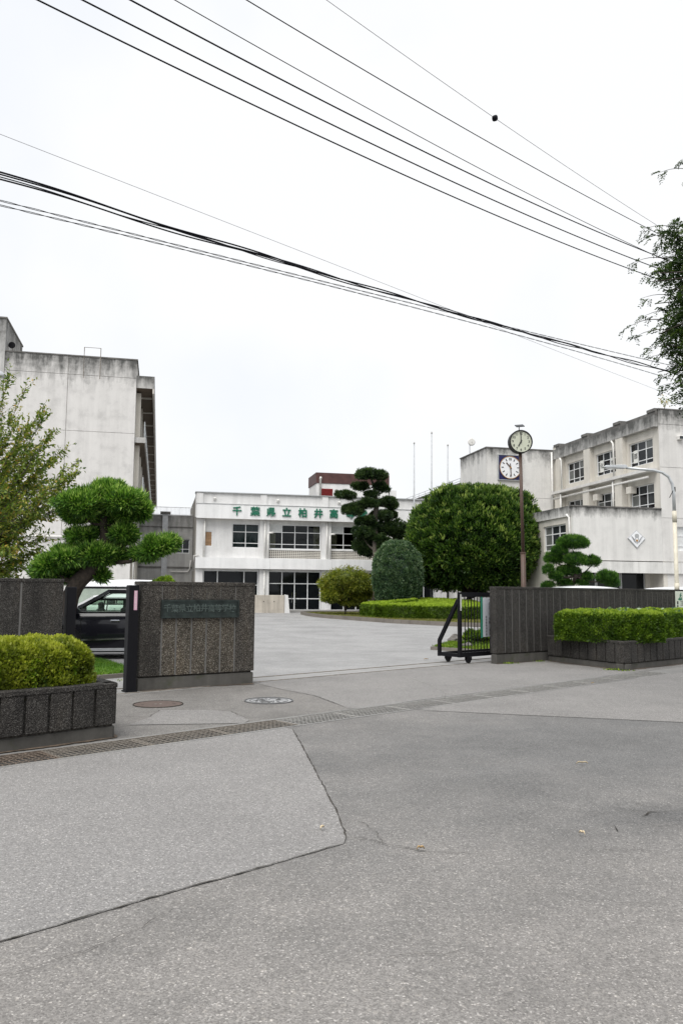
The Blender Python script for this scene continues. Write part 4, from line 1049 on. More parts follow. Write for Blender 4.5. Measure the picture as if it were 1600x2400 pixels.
for xx in (.0, 2.2, 4.4, 6.5):
    mb = MB(); mb.bar((xx+.04, .07, GH-.18), (xx+.04, W_-.03, zb+.36), .07, .075); mb.bar((xx+.04, W_-.03, zb+.37), (xx+.04, W_-.03, zb+.09), .068, .07, (0, 1, 0))
    mb.box(xx+.005, xx+.075, .071, W_-.061, zb+.005, zb+.085)
    mb.build('brace', M['gate_black'], gt_)
for xx in (.35, 3.3, 6.2):
    for yy in (.035, W_-.03):
        w = MB().disc((xx, yy, .092), .075, 'y', .05, 24).build('wheel', M['trim_black'], gt_)
        MB().box(xx-.09, xx+.09, yy-.034, yy-.027, .08, zb-.002).box(xx-.09, xx+.09, yy+.027, yy+.034, .08, zb-.002).build('wheel_fork', M['gate_black'], w)
MB().box(.022, .062, -.008, -.002, GH-.42, GH-.05).build('label_strip', M['paper'], gt_)
for k in range(8): text('label_letter', '関係者以外立入禁'[k], .035, M['ink'], gt_, (.042, -.010, GH-.07-k*.045))
bn = thing('gate_banner', 'white vertical notice banner with green edge tied to the gate bars', 'banner', sn(GS+.77, GNf-.020, 0), ANG)
rows = []
for i in range(9):
    z = .60+i*(.915/8); rows.append([(x, .006*math.sin(i*1.1+x*20), z) for x in np.linspace(.062, .72, 9)])
MB().grid(rows).build('cloth', M['banner_white'], bn, smooth=True)
MB().box(0, .060, -.004, .006, .58, 1.53).build('green_edge', M['banner_green'], bn)
for k, ch in enumerate('への立入りを禁じます'): text('letter', ch, .088, M['ink'], bn, (.315, -.014, 1.455-k*.088), 0, .002)
for k, ch in enumerate('柏井高等学校長'): text('letter', ch, .055, M['ink'], bn, (.185, -.014, 1.06-k*.068), 0, .001)
for k, ch in enumerate('関係者以外の校内'): text('letter', ch, .088, M['ink'], bn, (.45, -.014, 1.455-k*.088), 0, .002)

# evacuation sign on the right wall
evp = onplane(1589, 1401, RW0, Vector((-RWD.y, RWD.x, 0))); es = (evp-RW0).dot(RWD)
ev = thing('evacuation_sign', 'pale evacuation sign with green running figure on the right wall', 'sign', RW0+RWD*(es+.10)+Vector((RWD.y, -RWD.x, 0))*.03+Vector((0, 0, 1.55)), RWA)
MB().box(-.30, .42, -.012, .024, -.30, .17, .004).build('board', M['sign_face'], ev)
rm = MB(); y0, y1 = -.018, -.0125
def bb(a, b, w): rm.bar((a[0], -.0155, a[1]), (b[0], -.0155, b[1]), .005, w, (0, 0, 1)) if abs(b[0]-a[0]) > abs(b[1]-a[1]) else rm.bar((a[0], -.0155, a[1]), (b[0], -.0155, b[1]), w, .005, (0, 1, 0))
rm.disc((-.05, -.0155, .115), .022, 'y', .005, 16); bb((-.06, .09), (-.09, .02), .035); bb((-.06, .08), (-.01, .045), .016); bb((-.07, .08), (-.12, .06), .016); bb((-.09, .02), (-.03, -.01), .02); bb((-.03, -.01), (-.01, -.05), .018); bb((-.09, .02), (-.14, -.02), .02)
rm.build('running_figure', M['letter_green'], ev)
el = MB(); k = len(el.v); n = 28
el.v += [(-.10+.11*math.cos(2*math.pi*i/n), -.0150, -.055+.032*math.sin(2*math.pi*i/n)) for i in range(n)]; el.f.append(tuple(range(n))); el.build('green_oval', M['letter_green'], ev)
for k, s in enumerate(('緊急避難場所', '一時避難場所', '柏井高等学校')): text('letter', s, .05, M['ink'], ev, (.06, -.0145, -.12-k*.055))
MB().box(-.27, -.20, -.016, -.0125, -.20, -.11).box(-.27, -.20, -.016, -.0125, -.28, -.225).build('pictogram', M['ink'], ev)

# ------------------------------------------------------------------ manhole covers
m1 = thing('manhole_cover', 'pale grey patterned manhole cover on the apron', 'manhole', g(630, 1643), 0)
MB().disc((0, 0, -.01), .335, 'z', .034, 48).build('lid', M['manhole_grey'], m1); MB().ring((0, 0, .004), .342, .362, 'z', .02, 48).build('rim', M['relief_grey'], m1)
MB().ring((0, 0, .010), .275, .285, 'z', .004, 48).build('groove_ring', M['relief_grey'], m1)
pmn = MB()
for k in range(40):
    t = random.uniform(0, 2*math.pi); r = random.uniform(.06, .26); a_ = random.uniform(0, math.pi); l_ = random.uniform(.015, .05)
    c = (r*math.cos(t), r*math.sin(t)); pmn.bar((c[0]-l_*math.cos(a_), c[1]-l_*math.sin(a_), .010), (c[0]+l_*math.cos(a_), c[1]+l_*math.sin(a_), .010), .009, .005)
for r in (.09, .14, .19):
    for q in range(3):
        t0 = random.uniform(0, 6.28); pmn.tube([(r*math.cos(t0+i*.2), r*math.sin(t0+i*.2), .010) for i in range(7)], .0045, 5)
pmn.build('relief_pattern', M['relief_grey'], m1)
m2 = thing('manhole_cover', 'brown rusty plain manhole cover near the left planter', 'manhole', g(371, 1651), .3)
MB().disc((0, 0, -.01), .335, 'z', .032, 48).build('lid', M['manhole_brown'], m2); MB().ring((0, 0, .003), .342, .352, 'z', .016, 48).build('rim', M['crack'], m2)
for xx in (-.22, .22): MB().box(xx-.02, xx+.02, -.008, .008, .0065, .0085).build('lifting_slot', M['crack'], m2)
MB().box(-.05, -.02, -.012, .012, .0065, .009).box(.02, .05, -.012, .012, .0065, .009).build('stamp', M['steel_worn'], m2)

# ------------------------------------------------------------------ cars
def car(label, paint_, L=4.55, W=1.84, H=1.66, belt=1.10, hood=.98, xw=1.15, xrf=.35, xrr=-1.75, xre=-2.15, wheel=.35, clear=.22, van=False, name='parked_car', roofh=.08):
    t = thing(name, label, 'car'); h = L/2; w = W/2
    st = []
    def top(x):
        if x > xw: u = (x-xw)/(h-xw); return belt-(belt-hood)*min(u*1.5, 1)-.20*max(u-.75, 0)/.25
        if x < xre: return belt-.12*(xre-x)/(h+xre+1e-3)
        return belt
    xs = [-h, -h+.04, -h+.15, -h+.4, -h+.8, xre if xre > -h+.85 else -h+.85, -1.2, -.6, 0, .6, xw-.1, xw, xw+.3, h-.55, h-.28, h-.1, h-.03, h]
    xs = sorted(set(xs)); rows = []
    for x in xs:
        e = max(abs(x)-(h-.45), 0)/.45; ww = w*(1-.20*e**2.2); zt_ = top(x); zb_ = clear+.16*e**2
        if e > .9: zt_ -= .10; zb_ += .05
        half = [(0, zb_), (ww*.8, zb_), (ww*.955, zb_+.05), (ww*.985, zb_+.18), (ww, zb_+.42), (ww*.985, zt_-.17), (ww*.955, zt_-.05), (ww*.90, zt_), (ww*.45, zt_+.02), (0, zt_+.028)]
        ring = half+[(-y, z) for y, z in half[-2:0:-1]]
        rows.append([(x, y, z) for y, z in ring+[ring[0]]])
    mb = MB(); mb.grid(rows); mb.f.append(tuple(range(len(rows[0])-2, -1, -1))); k = (len(rows)-1)*len(rows[0]); mb.f.append(tuple(range(k, k+len(rows[0])-1)))
    body = mb.build('body', M[paint_], t, smooth=True); md = body.modifiers.new('split', 'EDGE_SPLIT'); md.split_angle = R_(38)
    zr = H-roofh; yb, yr = w*.90, w*.74
    def sp(x, z, s, o=0.0): f = max((z-belt)/(zr-belt), 0); return (x, s*(yb+(yr-yb)*f**1.15+o), z)
    rr = []
    for i in range(11):
        u = i/10; x = xrf+(xrr-xrf)*u; z = zr+.015+(H-zr-.015)*math.sin(math.pi*min(max(u*.86+.07, 0), 1))**.45
        rr.append([(x, yr*1.03*v, zr-.01+(z-zr+.01)*(1-abs(v)**3.2)) for v in np.linspace(-1, 1, 13)])
    mr = MB().grid(rr); o = mr.build('roof', M[paint_], t, smooth=True); sd_ = o.modifiers.new('solid', 'SOLIDIFY'); sd_.thickness = .035; sd_.offset = -1
    xB = -.05; pb = MB(); trims = MB()
    xC = (xrr+xre)/2+.15
    for s in (-1, 1):
        pb.bar(sp(xw, belt-.03, s), sp(xrf, zr+.01, s, -.0), .06, .085, (0, 1, 0)); pb.bar(sp(xre, belt-.03, s), sp(xrr, zr+.01, s), .07, .30 if not van else .14, (0, 1, 0))
        pb.bar(sp(xrf+.03, zr+.005, s), sp(xrr-.03, zr+.005, s), .06, .06)
        trims.bar(sp(xB, belt, s, -.005), sp(xB-.04, zr, s, -.005), .03, .11, (0, 1, 0))
        trims.bar(sp(xw-.12, belt+.005, s, .008), sp(xre+.1, belt+.005, s, .008), .02, .03)
        trims.bar(sp(xw-.1, belt+.02, s, .010), sp(xrf-.02, zr-.04, s, .010), .02, .035, (0, 1, 0))
        trims.bar(sp(xrf-.02, zr-.03, s, .012), sp(xC, zr-.03, s, .012), .02, .06)
    pb.build('pillars', M[paint_], t); trims.build('window_trim', M['trim_black'], t)
    def quadglass(nm, *p): MB().quad(*p).build(nm, M['car_glass'], t)
    for s in (-1, 1):
        quadglass('side_window', sp(xw-.12, belt, s), sp(xB+.05, belt, s), sp(xB+.02, zr-.02, s), sp(xrf-.02, zr-.02, s))
        quadglass('side_window', sp(xB-.06, belt, s), sp(xre+.35, belt, s), sp(xrr+.15, zr-.02, s), sp(xB-.06, zr-.02, s))
    quadglass('windscreen', sp(xw, belt, -1, -.02), sp(xw, belt, 1, -.02), sp(xrf, zr+.02, 1, -.02), sp(xrf, zr+.02, -1, -.02))
    quadglass('rear_window', sp(xre, belt, 1, -.02), sp(xre, belt, -1, -.02), sp(xrr, zr+.02, -1, -.02), sp(xrr, zr+.02, 1, -.02))
    for x in (.15, -.95):
        for y in (-.38, .38):
            se = MB().box(x-.18, x+.0, y-.24, y+.24, belt-.02, belt+.12, .04).build('seat_back', M['seat_grey'], t)
            MB().box(x-.13, x-.05, y-.11, y+.11, belt+.10, belt+.30, .03).build('headrest', M['seat_grey'], se)
    wx = (h-.92, -h+.88)
    for x in wx:
        for s in (-1, 1):
            wh = MB().disc((x, s*(w-.09), wheel), wheel, 'y', .20, 28).build('wheel', M['tyre'], t)
            MB().disc((x, s*(w+.005), wheel), wheel*.68, 'y', .03, 20).build('rim', M['lamp_steel'], wh)
            MB().ring((x, s*(w-.03), wheel+.02), wheel*1.0, wheel*1.20, 'y', .085, 28).build('wheel_arch', M['trim_black'], wh)
    for s in (-1, 1):
        for xh in (xB+.30, xB-.85): MB().box(xh-.11, xh+.11, s*w-.02 if s > 0 else s*w-.045, s*w+.045 if s > 0 else s*w+.02, belt-.21, belt-.165, .01).build('door_handle', M['chrome'] if paint_ == 'paint_black' else M[paint_], t)
        mi = MB().box(xw-.28, xw-.10, s*(w*.93) if s > 0 else s*(w*.93)-.25, s*(w*.93)+.25 if s > 0 else s*(w*.93), belt-.02, belt+.14, .035).build('mirror', M[paint_], t)
        seam = MB()
        for xs_ in (xw-.32, xB-.02, xB-1.02): seam.box(xs_-.005, xs_+.005, s*(w-.004)-.012, s*(w-.004)+.012, clear+.22, belt-.10)
        seam.build('door_seam', M['trim_black'], t)
        MB().bar((xw-.35, s*(w+.006), clear+.24), (-h+1.35, s*(w+.006), clear+.30), .022, .035).build('side_trim', M['chrome'] if paint_ == 'paint_black' else M['trim_black'], t)
        MB().box(-h+1.3, h-1.35, s*(w*.93)-.03, s*(w*.93)+.03, clear-.02, clear+.045, .01).build('sill', M['pipe_grey'] if paint_ == 'paint_black' else M['trim_black'], t)
        MB().box(h-.42, h-.13, s*w*.70-.16, s*w*.70+.16, hood-.24, hood-.11, .03).build('headlight', M['headlight'], t)
        MB().box(-h+.02, -h+.22, s*w*.74-.13, s*w*.74+.13, belt-.28, belt-.08, .03).build('tail_light', M['tail_red'], t)
    MB().box(h-.08, h+.012, -.5, .5, .45, .62, .02).build('grille', M['trim_black'], t)
    MB().box(-h-.012, -h+.03, -.17, .17, .62, .78).box(h+.0, h+.02, -.17, .17, .38, .54).build('number_plate', M['paper'], t)
    MB().box(-h+.6, h-.6, -w*.8, w*.8, clear-.06, clear-.002).build('underbody', M['trim_black'], t)
    return t
def place(o, px, Y, yaw, half=.92):
    p = at(px, 1450, Y); p = p+AV*half; o.location = (p.x, p.y, tz(p.x, p.y)); o.rotation_euler = (0, 0, yaw)
car_yaw = PHI+math.pi
suv = car('black sport utility car seen through the wicket beside the name wall', 'paint_black', L=4.64, W=1.84, H=1.67, belt=1.09, hood=1.0, xw=1.34, xrf=.42, xrr=-1.9, xre=-2.2, wheel=.36, roofh=.07)
place(suv, 296, 19.0, car_yaw)
hb_ = car('white hatchback parked right behind the black car', 'paint_white', L=4.1, W=1.70, H=1.52, belt=.98, hood=.90, xw=1.05, xrf=.25, xrr=-1.6, xre=-1.95, wheel=.31, clear=.18, roofh=.13)
place(hb_, 236, 21.6, car_yaw, .85)
vn = car('white minivan behind the hatchback under the pruned tree', 'paint_white', L=4.7, W=1.72, H=1.93, belt=1.15, hood=1.02, xw=1.75, xrf=.95, xrr=-2.15, xre=-2.3, wheel=.32, clear=.18, van=True, roofh=.24)
place(vn, 262, 24.6, car_yaw, .86)
v2 = copy_tree(vn); v2['label'] = 'white minivan hidden behind the right wall left of the lamp post'; place(v2, 1432, 28.5, car_yaw, .86); v2.rotation_euler[2] = PHI+R_(8)
v3 = copy_tree(vn); v3['label'] = 'white minivan behind the right wall at the right picture edge'; place(v3, 1655, 29.5, car_yaw, .86); v3.rotation_euler[2] = PHI+R_(8)

# ------------------------------------------------------------------ poles, clock, lamps
cp = at(1226, 1373, 24.0)
pc = thing('pole_clock', 'round cream pole clock with solar panel on a brown post', 'clock', (cp.x, cp.y, 0), R_(4))
ch_ = at(1220, 1036.5, 24.0).z
MB().tube([(0, 0, 0), (0, 0, 2.82)], .074, 16).build('lower_post', M['pole_brown'], pc, smooth=True); MB().tube([(0, 0, 2.82), (0, 0, 2.87)], .082, 16).build('collar', M['pole_brown'], pc)
MB().tube([(0, 0, 2.87), (-.04, 0, ch_-.30)], .050, 14).build('upper_post', M['pole_brown'], pc, smooth=True)
cx = -.045
MB().disc((cx, 0, ch_), .355, 'y', .20, 48).build('case', M['rim_black'], pc)
MB().ring((cx, -.11, ch_), .325, .357, 'y', .05, 48).build('bezel', M['rim_black'], pc)
MB().disc((cx, -.095, ch_), .326, 'y', .02, 48).build('dial', M['clock_cream'], pc)
for k in range(1, 13):
    a_ = k*math.pi/6; text('numeral', str(k), .105, M['ink'], pc, (cx+.25*math.sin(a_), -.109, ch_+.25*math.cos(a_)), 0, .002)
o = MB().box(-.016, .016, -.006, 0, -.05, .17).build('hour_hand', M['ink'], pc, (cx, -.112, ch_)); o.rotation_euler = (0, R_(209), 0)
o = MB().box(-.011, .011, -.006, 0, -.05, .29).build('minute_hand', M['ink'], pc, (cx, -.120, ch_)); o.rotation_euler = (0, R_(-1), 0)
MB().disc((cx, -.125, ch_), .02, 'y', .012, 12).build('hub', M['ink'], pc)
MB().tube([(cx-.02, 0, ch_+.35), (cx-.02, 0, ch_+.50)], .014, 8).build('panel_stalk', M['rim_black'], pc)
sp_ = MB().box(-.13, .13, -.10, .10, -.01, .01, .004).build('solar_panel', M['pane_dark'], pc, (cx, 0, ch_+.51)); sp_.rotation_euler = (R_(28), R_(-6), 0)

lp_ = at(1585, 1377, 25.0); ltop = at(1570, 1112, 25.0); lhead = at(1440, 1095, 25.0)
sl_ = thing('street_lamp', 'cream street lamp with curved arm behind the right wall', 'street lamp', (lp_.x, lp_.y, 0), 0)
r_ = ltop.x-lp_.x; zt2 = ltop.z
MB().tube([(0, 0, 0), (0, 0, 3.9)], .065, 14).build('post', M['lamp_cream'], sl_, smooth=True)
MB().tube([(0, 0, 1.72), (0, 0, 1.98)], .078, 14).build('sleeve', M['lamp_cream'], sl_, smooth=True); MB().tube([(0, 0, 3.9), (0, 0, 4.25)], .072, 14).build('sleeve', M['lamp_cream'], sl_, smooth=True)
arm = [(0, 0, 4.2), (0, 0, zt2-.6), (-.03, 0, zt2-.32), (-.14, 0, zt2-.08), (-.34, 0, zt2+.06), (-.62, 0, zt2+.13), (lhead.x-lp_.x+.35, 0, lhead.z-.02)]
MB().tube(arm, [.052, .05, .048, .046, .044, .042, .04], 12).build('arm', M['lamp_steel'], sl_, smooth=True)
hx = lhead.x-lp_.x; hd = MB(); k = [(.36, .045), (.30, .075), (.10, .07), (-.30, .05), (-.40, .0), (-.32, -.02), (.30, -.045), (.36, -.02)]
hd.v += [(hx+x, -.10, lhead.z+z) for x, z in k]+[(hx+x, .10, lhead.z+z) for x, z in k]; n = len(k)
hd.f += [tuple(range(n-1, -1, -1)), tuple(range(n, 2*n))]+[(i, (i+1) % n, n+(i+1) % n, n+i) for i in range(n)]
hd.build('lamp_head', M['lamp_steel'], sl_, bevel=.012)
MB().box(hx-.30, hx+.12, -.08, .08, lhead.z-.045, lhead.z-.022, .006).build('lens', M['frame_white'], sl_)
MB().box(-.02, .05, -.04, .04, zt2-.55, zt2-.40, .006).tube([(-.02, -.03, zt2-.5), (-.16, -.06, zt2-.75)], .012, 6).build('light_sensor', M['trim_black'], sl_)
# lamp at the left picture edge
ll = at(2, 880, 20.0)
sl2 = thing('street_lamp', 'grey disc shaped street lamp at the left picture edge', 'street lamp', (ll.x-1.15, ll.y, 0), 0)
MB().tube([(0, 0, 0), (0, 0, ll.z-.3), (.1, 0, ll.z-.05), (.5, 0, ll.z+.12), (1.1, 0, ll.z+.11)], [.07, .06, .05, .04, .035], 12).build('post', M['lamp_steel'], sl2, smooth=True)
MB().disc((1.13, 0, ll.z+.06), .17, 'z', .10, 28, .05).build('lamp_cap', M['pipe_grey'], sl2); MB().disc((1.13, 0, ll.z-.01), .18, 'z', .04, 28, .17).build('lamp_shade', M['pipe_grey'], sl2)
# flagpoles
for (px, pt, py) in ((970, 1039, 1395), (1011, 1015, 1395), (1048.7, 1044, 1395)):
    tp = at(px, pt, 51.0); bt = at(px, py, 51.0)
    lab = {970: 'left flagpole of three behind the large dome tree', 1011: 'tallest middle flagpole of three behind the large dome tree', 1048.7: 'right flagpole of three behind the large dome tree'}[px]
    f = thing('flagpole', lab, 'flagpole', (bt.x, bt.y, tz(bt.x, bt.y)), 0, 'flagpoles behind the dome tree')
    hh = tp.z-tz(bt.x, bt.y)
    MB().tube([(0, 0, 0), (0, 0, hh*.5), (tp.x-bt.x, 0, hh)], [.075, .06, .035], 10).build('pole', M['pipe_grey'], f, smooth=True)
    MB().disc((tp.x-bt.x, 0, hh+.04), .07, 'z', .1, 12, .02).build('finial', M['steel_worn'], f); MB().tube([(0, 0, 0), (0, 0, .35)], .13, 12).build('footing', M['track_concrete'], f)

# ------------------------------------------------------------------ overhead wires
def wire(name, label, pix, n_off, rad, mat, wav=None, group='overhead wires along the road', extra=(6, 26), strands=1):
    o = sn(0, n_off); pts = [onplane(px, py, o, NG) for px, py in pix]
    S = [(p-G0).dot(DG) for p in pts]; Z = [p.z for p in pts]
    c = np.polyfit(S, Z, min(2, len(S)-1))
    s0, s1 = S[0]-extra[0], S[-1]+extra[1]; n = 90 if not wav else 420
    mb = MB()
    for q in range(strands):
        path = []
        for i in range(n+1):
            s = s0+(s1-s0)*i/n; z = np.polyval(c, s); off = 0
            if wav: z += wav[0]*math.sin(s*wav[1]+q*math.pi); off = wav[0]*math.cos(s*wav[1]+q*math.pi)
            path.append(sn(s, n_off+off, z))
        mb.tube(path, rad, 6)
    me = mb.build(name, M[mat], None); return tag(me, label, 'wire', group)
U = [('lowest of the six upper wires, thick and black', [(89,0), (800,343), (1532,651)], 2.9, .0125), ('second upper wire from below, thick and black', [(194,0), (800,303), (1538,628)], 2.5, .0125),
     ('third upper wire from below, thick and black', [(306,0), (800,258.7), (1554,606)], 2.1, .0125), ('fourth upper wire from below, thin and dark blue black', [(410,0), (800,220), (1502,584)], 1.9, .007),
     ('fifth upper wire from below, dark blue black', [(578,0), (800,133), (1532,543)], 1.5, .0085), ('topmost thin grey wire carrying a small dark ball', [(765,0), (1159,277), (1543,531)], 1.1, .0042)]
for lab, pix, n_, r in U: wire('overhead_wire', lab, pix, n_, r, 'wire_black')
bp = onplane(1159, 277, sn(0, 1.1), NG)
bl_ = thing('wire_insulator', 'small dark ball insulator on the topmost thin wire', 'insulator', bp, ANG)
im = MB()
rr = []
for i in range(9):
    t = math.pi*i/8; rr.append([(-.055*math.cos(t)*1.15, .055*math.sin(t)*math.cos(a), .055*math.sin(t)*math.sin(a)) for a in np.linspace(0, 2*math.pi, 13)])
im.grid(rr).build('ball', M['wire_black'], bl_, smooth=True); MB().ring((0, 0, 0), .04, .062, 'x', .012, 16).build('ridge', M['wire_black'], bl_)
wire('overhead_wire', 'thin pale wire above the cable bundle at left', [(0,314), (400,470), (800,626)], 1.6, .0032, 'wire_grey')
for k, (dy, r, w_, lab) in enumerate(((0, .011, (.016, 2.1), 'top cable of the thick black bundle crossing the sky'), (5, .009, (.02, 1.7), 'second cable of the thick black bundle crossing the sky'), (12, .007, (.015, 2.6), 'thin middle cable of the black bundle crossing the sky'), (17, .010, (.02, 1.9), 'lowest cable of the black bundle crossing the sky'))):
    f = .35
    wire('overhead_cable', lab, [(0,403+dy), (800,655+dy*.25), (1130,749+dy*.1), (1565,868+dy*.3)], 1.8+.03*k, r, 'wire_black', w_)
wire('overhead_wire', 'upper twisted thin wire below the cable bundle', [(0,474), (800,661), (1200,775), (1570,855)], 2.2, .0042, 'wire_black', (.008, 9), strands=2)
wire('overhead_wire', 'lower twisted thin wire below the cable bundle', [(0,486), (800,666), (1200,790), (1562,884)], 2.3, .0042, 'wire_black', (.008, 9), strands=2)

# soil and moss gathered along the foot of the walls and planters, with contact shade painted in
def dirt_and_shade(a, b, w, name='dirt_and_shade_strip', side=1):
    d = (b-a); L_ = d.length; d.normalize(); e = Vector((d.y, -d.x, 0))*side; n = max(int(L_/.07), 4); pts = []
    for i in range(n+1):
        u = i/n; k = w*(.25+.9*abs(math.sin(u*L_*2.3)*math.sin(u*L_*5.1+1)))*random.uniform(.5, 1.2)
        pts.append(a+d*(L_*u)+e*k)
    MB().quad(*[(p.x, p.y, .0105) for p in [a-e*.03]+pts+[b-e*.03]]).build(name, M['dirt_and_shade'], apron)
dirt_and_shade(WL0+WD*.0, WL0+WD*LN, .07); dirt_and_shade(PLc-pl_dir*4, PLc, .05); dirt_and_shade(PLc+Vector((.0, 0, 0)), PLc+Vector((-1.05, 1.45, 0)), .12); dirt_and_shade(RW0, RW0+RWD*1.75, .06); dirt_and_shade(pR[0], pR[1], .08); dirt_and_shade(pR[1], pR[1]+pr_dir*6, .05)
# ------------------------------------------------------------------ traffic island in the schoolyard
front = [gt(*p) for p in [(704,1440), (716,1443), (735,1446), (762,1449), (800,1452), (840,1455), (880,1458), (920,1461), (960,1463), (1000,1465), (1040,1467), (1085,1469), (1126,1470), (1180,1469)]]
fl_, fr2 = front[0], front[-1]
back = [Vector((fr2.x+2.6, fr2.y+3.0, 0)), Vector((fr2.x+2.2, fr2.y+8, 0)), Vector((fr2.x-2.0, fr2.y+14.0, 0)), Vector((fl_.x+5, fl_.y+2.6, 0)), Vector((fl_.x+1.2, fl_.y+1.2, 0))]
loop = front+back
ic = sum((Vector((p.x, p.y, 0)) for p in loop), Vector())/len(loop)
def inner(p, d=.16): q = Vector((p.x, p.y, 0)); return q+(ic-q).normalized()*d
isl = MB(); isl.quad(*[(inner(p, .1).x, inner(p, .1).y, tz(p.x, p.y)+.11) for p in loop])
island = structure('traffic_island', 'grassy kerbed island with clipped trees in the schoolyard', isl, 'grass_soil', 'traffic island')
lim = []
for a, b in zip(loop, loop[1:]+loop[:1]):
    a = Vector((a.x, a.y, 0)); b = Vector((b.x, b.y, 0)); n = max(int(round((b-a).length/.62)), 1)
    for i in range(n): lim.append((a.lerp(b, i/n), a.lerp(b, (i+1)/n)))
for a, b in lim:
    ia, ib = inner(a), inner(b); d = (b-a).normalized()*.006
    z = tz(a.x, a.y); mb = MB(); mb.prism([(a.x+d.x, a.y+d.y), (b.x-d.x, b.y-d.y), (ib.x-d.x, ib.y-d.y), (ia.x+d.x, ia.y+d.y)], z-.1, z+.20)
    mb.build('kerbstone', M['kerb'], island)
def turf(name, label, poly, n, h, w, mat, z=0.0, parent=None):
    xs = np.array([[p.x, p.y] for p in poly]); lo, hi = xs.min(0), xs.max(0); out = []
    while len(out) < n:
        q = lo+(hi-lo)*rng.random((n, 2)); ins = np.zeros(n, bool); j = len(xs)-1
        for i in range(len(xs)):
            c = ((xs[i, 1] > q[:, 1]) != (xs[j, 1] > q[:, 1])) & (q[:, 0] < (xs[j, 0]-xs[i, 0])*(q[:, 1]-xs[i, 1])/(xs[j, 1]-xs[i, 1]+1e-9)+xs[i, 0]); ins ^= c; j = i
        out += list(q[ins])
    q = np.array(out[:n]); P = np.concatenate([q, np.array([[z+tz(a, b)] for a, b in q])], 1)
    lv = Leaves(); D = rng.normal(size=(n, 3))*.45; D[:, 2] = 1; nz = vnoise(P*2.3)
    lv.add(P, D, h, w, .6*nz+.4*rng.random(n)); o = lv.build(name, M[mat], parent); 
    if label: tag(o, label, 'grass')
    return o
turf('grass', 'thin yellowish grass on the kerbed island', [inner(p, .25) for p in loop], 26000, .09, .03, 'grass_dry', .10)
# island hedge
lv = Leaves()
hp = [Vector((1.12, 46.6, 0)), Vector((1.9, 44.4, 0)), Vector((4.2, 43.2, 0)), Vector((7.2, 43.4, 0)), Vector((9.6, 45.2, 0))]
for i, (a, b) in enumerate(zip(hp[:-1], hp[1:])):
    d = (b-a); L_ = d.length; d.normalize(); e = Vector((-d.y, d.x, 0))
    z = .5*(tz(a.x, a.y)+tz(b.x, b.y))+.12
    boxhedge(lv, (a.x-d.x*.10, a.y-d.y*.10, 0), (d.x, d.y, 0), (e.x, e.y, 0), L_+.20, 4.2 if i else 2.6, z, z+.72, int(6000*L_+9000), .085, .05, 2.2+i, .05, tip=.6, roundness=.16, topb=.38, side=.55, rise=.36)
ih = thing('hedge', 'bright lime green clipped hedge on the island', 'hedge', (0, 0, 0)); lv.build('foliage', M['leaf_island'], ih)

def tree(name, label, group=None, cat='tree'): return thing(name, label, cat, (0, 0, 0), 0, group)
# big clipped dome tree
def dome():
    t = tree('dome_tree', 'large dark green tree clipped to a dome in the island centre'); Y = 49.0
    c = at(1113, 1282, Y); k = Y/FPX; top = at(1112, 1138, Y).z
    lv = Leaves(); rad = (168*k, 150*k, top-c.z)
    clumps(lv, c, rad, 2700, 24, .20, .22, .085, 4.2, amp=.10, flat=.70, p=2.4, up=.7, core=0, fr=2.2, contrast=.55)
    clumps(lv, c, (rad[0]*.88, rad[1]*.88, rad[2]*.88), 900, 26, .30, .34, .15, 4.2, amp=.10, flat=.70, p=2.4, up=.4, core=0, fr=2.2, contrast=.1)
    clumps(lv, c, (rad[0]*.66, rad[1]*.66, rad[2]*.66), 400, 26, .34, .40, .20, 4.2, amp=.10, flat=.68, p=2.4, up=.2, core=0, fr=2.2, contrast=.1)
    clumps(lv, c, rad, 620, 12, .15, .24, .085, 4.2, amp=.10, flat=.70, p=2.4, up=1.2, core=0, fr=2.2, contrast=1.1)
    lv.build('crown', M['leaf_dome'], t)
    mb = MB(); z0 = tz(c.x, c.y); bx = at(1097, 1395, Y)
    mb.tube([(bx.x, bx.y, z0), (bx.x+.02, bx.y, z0+.9), (bx.x+.1, bx.y, z0+1.8), (c.x, c.y, c.z)], [.42, .36, .34, .16], 12)
    for q in range(9):
        a = q*.7; e = Vector((c.x+math.cos(a)*rad[0]*.75, c.y+math.sin(a)*rad[1]*.75, c.z-.6+.5*math.sin(q*2.1)))
        mb.tube(branch_path((bx.x+.08, bx.y, z0+1.3+.05*q), e, (0, 0, -.3)), [.16, .14, .12, .09, .07, .05, .03], 7)
    mb.build('trunk', M['bark'], t, smooth=True)
dome()
def egg():
    t = tree('egg_shrub', 'dark blue green egg shaped clipped shrub beside the dome tree', cat='shrub'); Y = 46.4; k = Y/FPX; c = at(931, 1345, Y); top = at(931, 1265, Y).z; z0 = tz(c.x, c.y)
    lv = Leaves(); clumps(lv, c, (61*k, 58*k, top-c.z), 2600, 20, .09, .085, .05, 7.7, amp=.06, flat=(c.z-z0-.25)/(top-c.z), p=2.15, up=.2, core=.9, fr=3.5, contrast=.5)
    lv.build('crown', M['leaf_egg'], t)
    MB().tube([(c.x, c.y, z0), (c.x, c.y, c.z)], [.14, .08], 8).build('trunk', M['bark'], t)
egg()
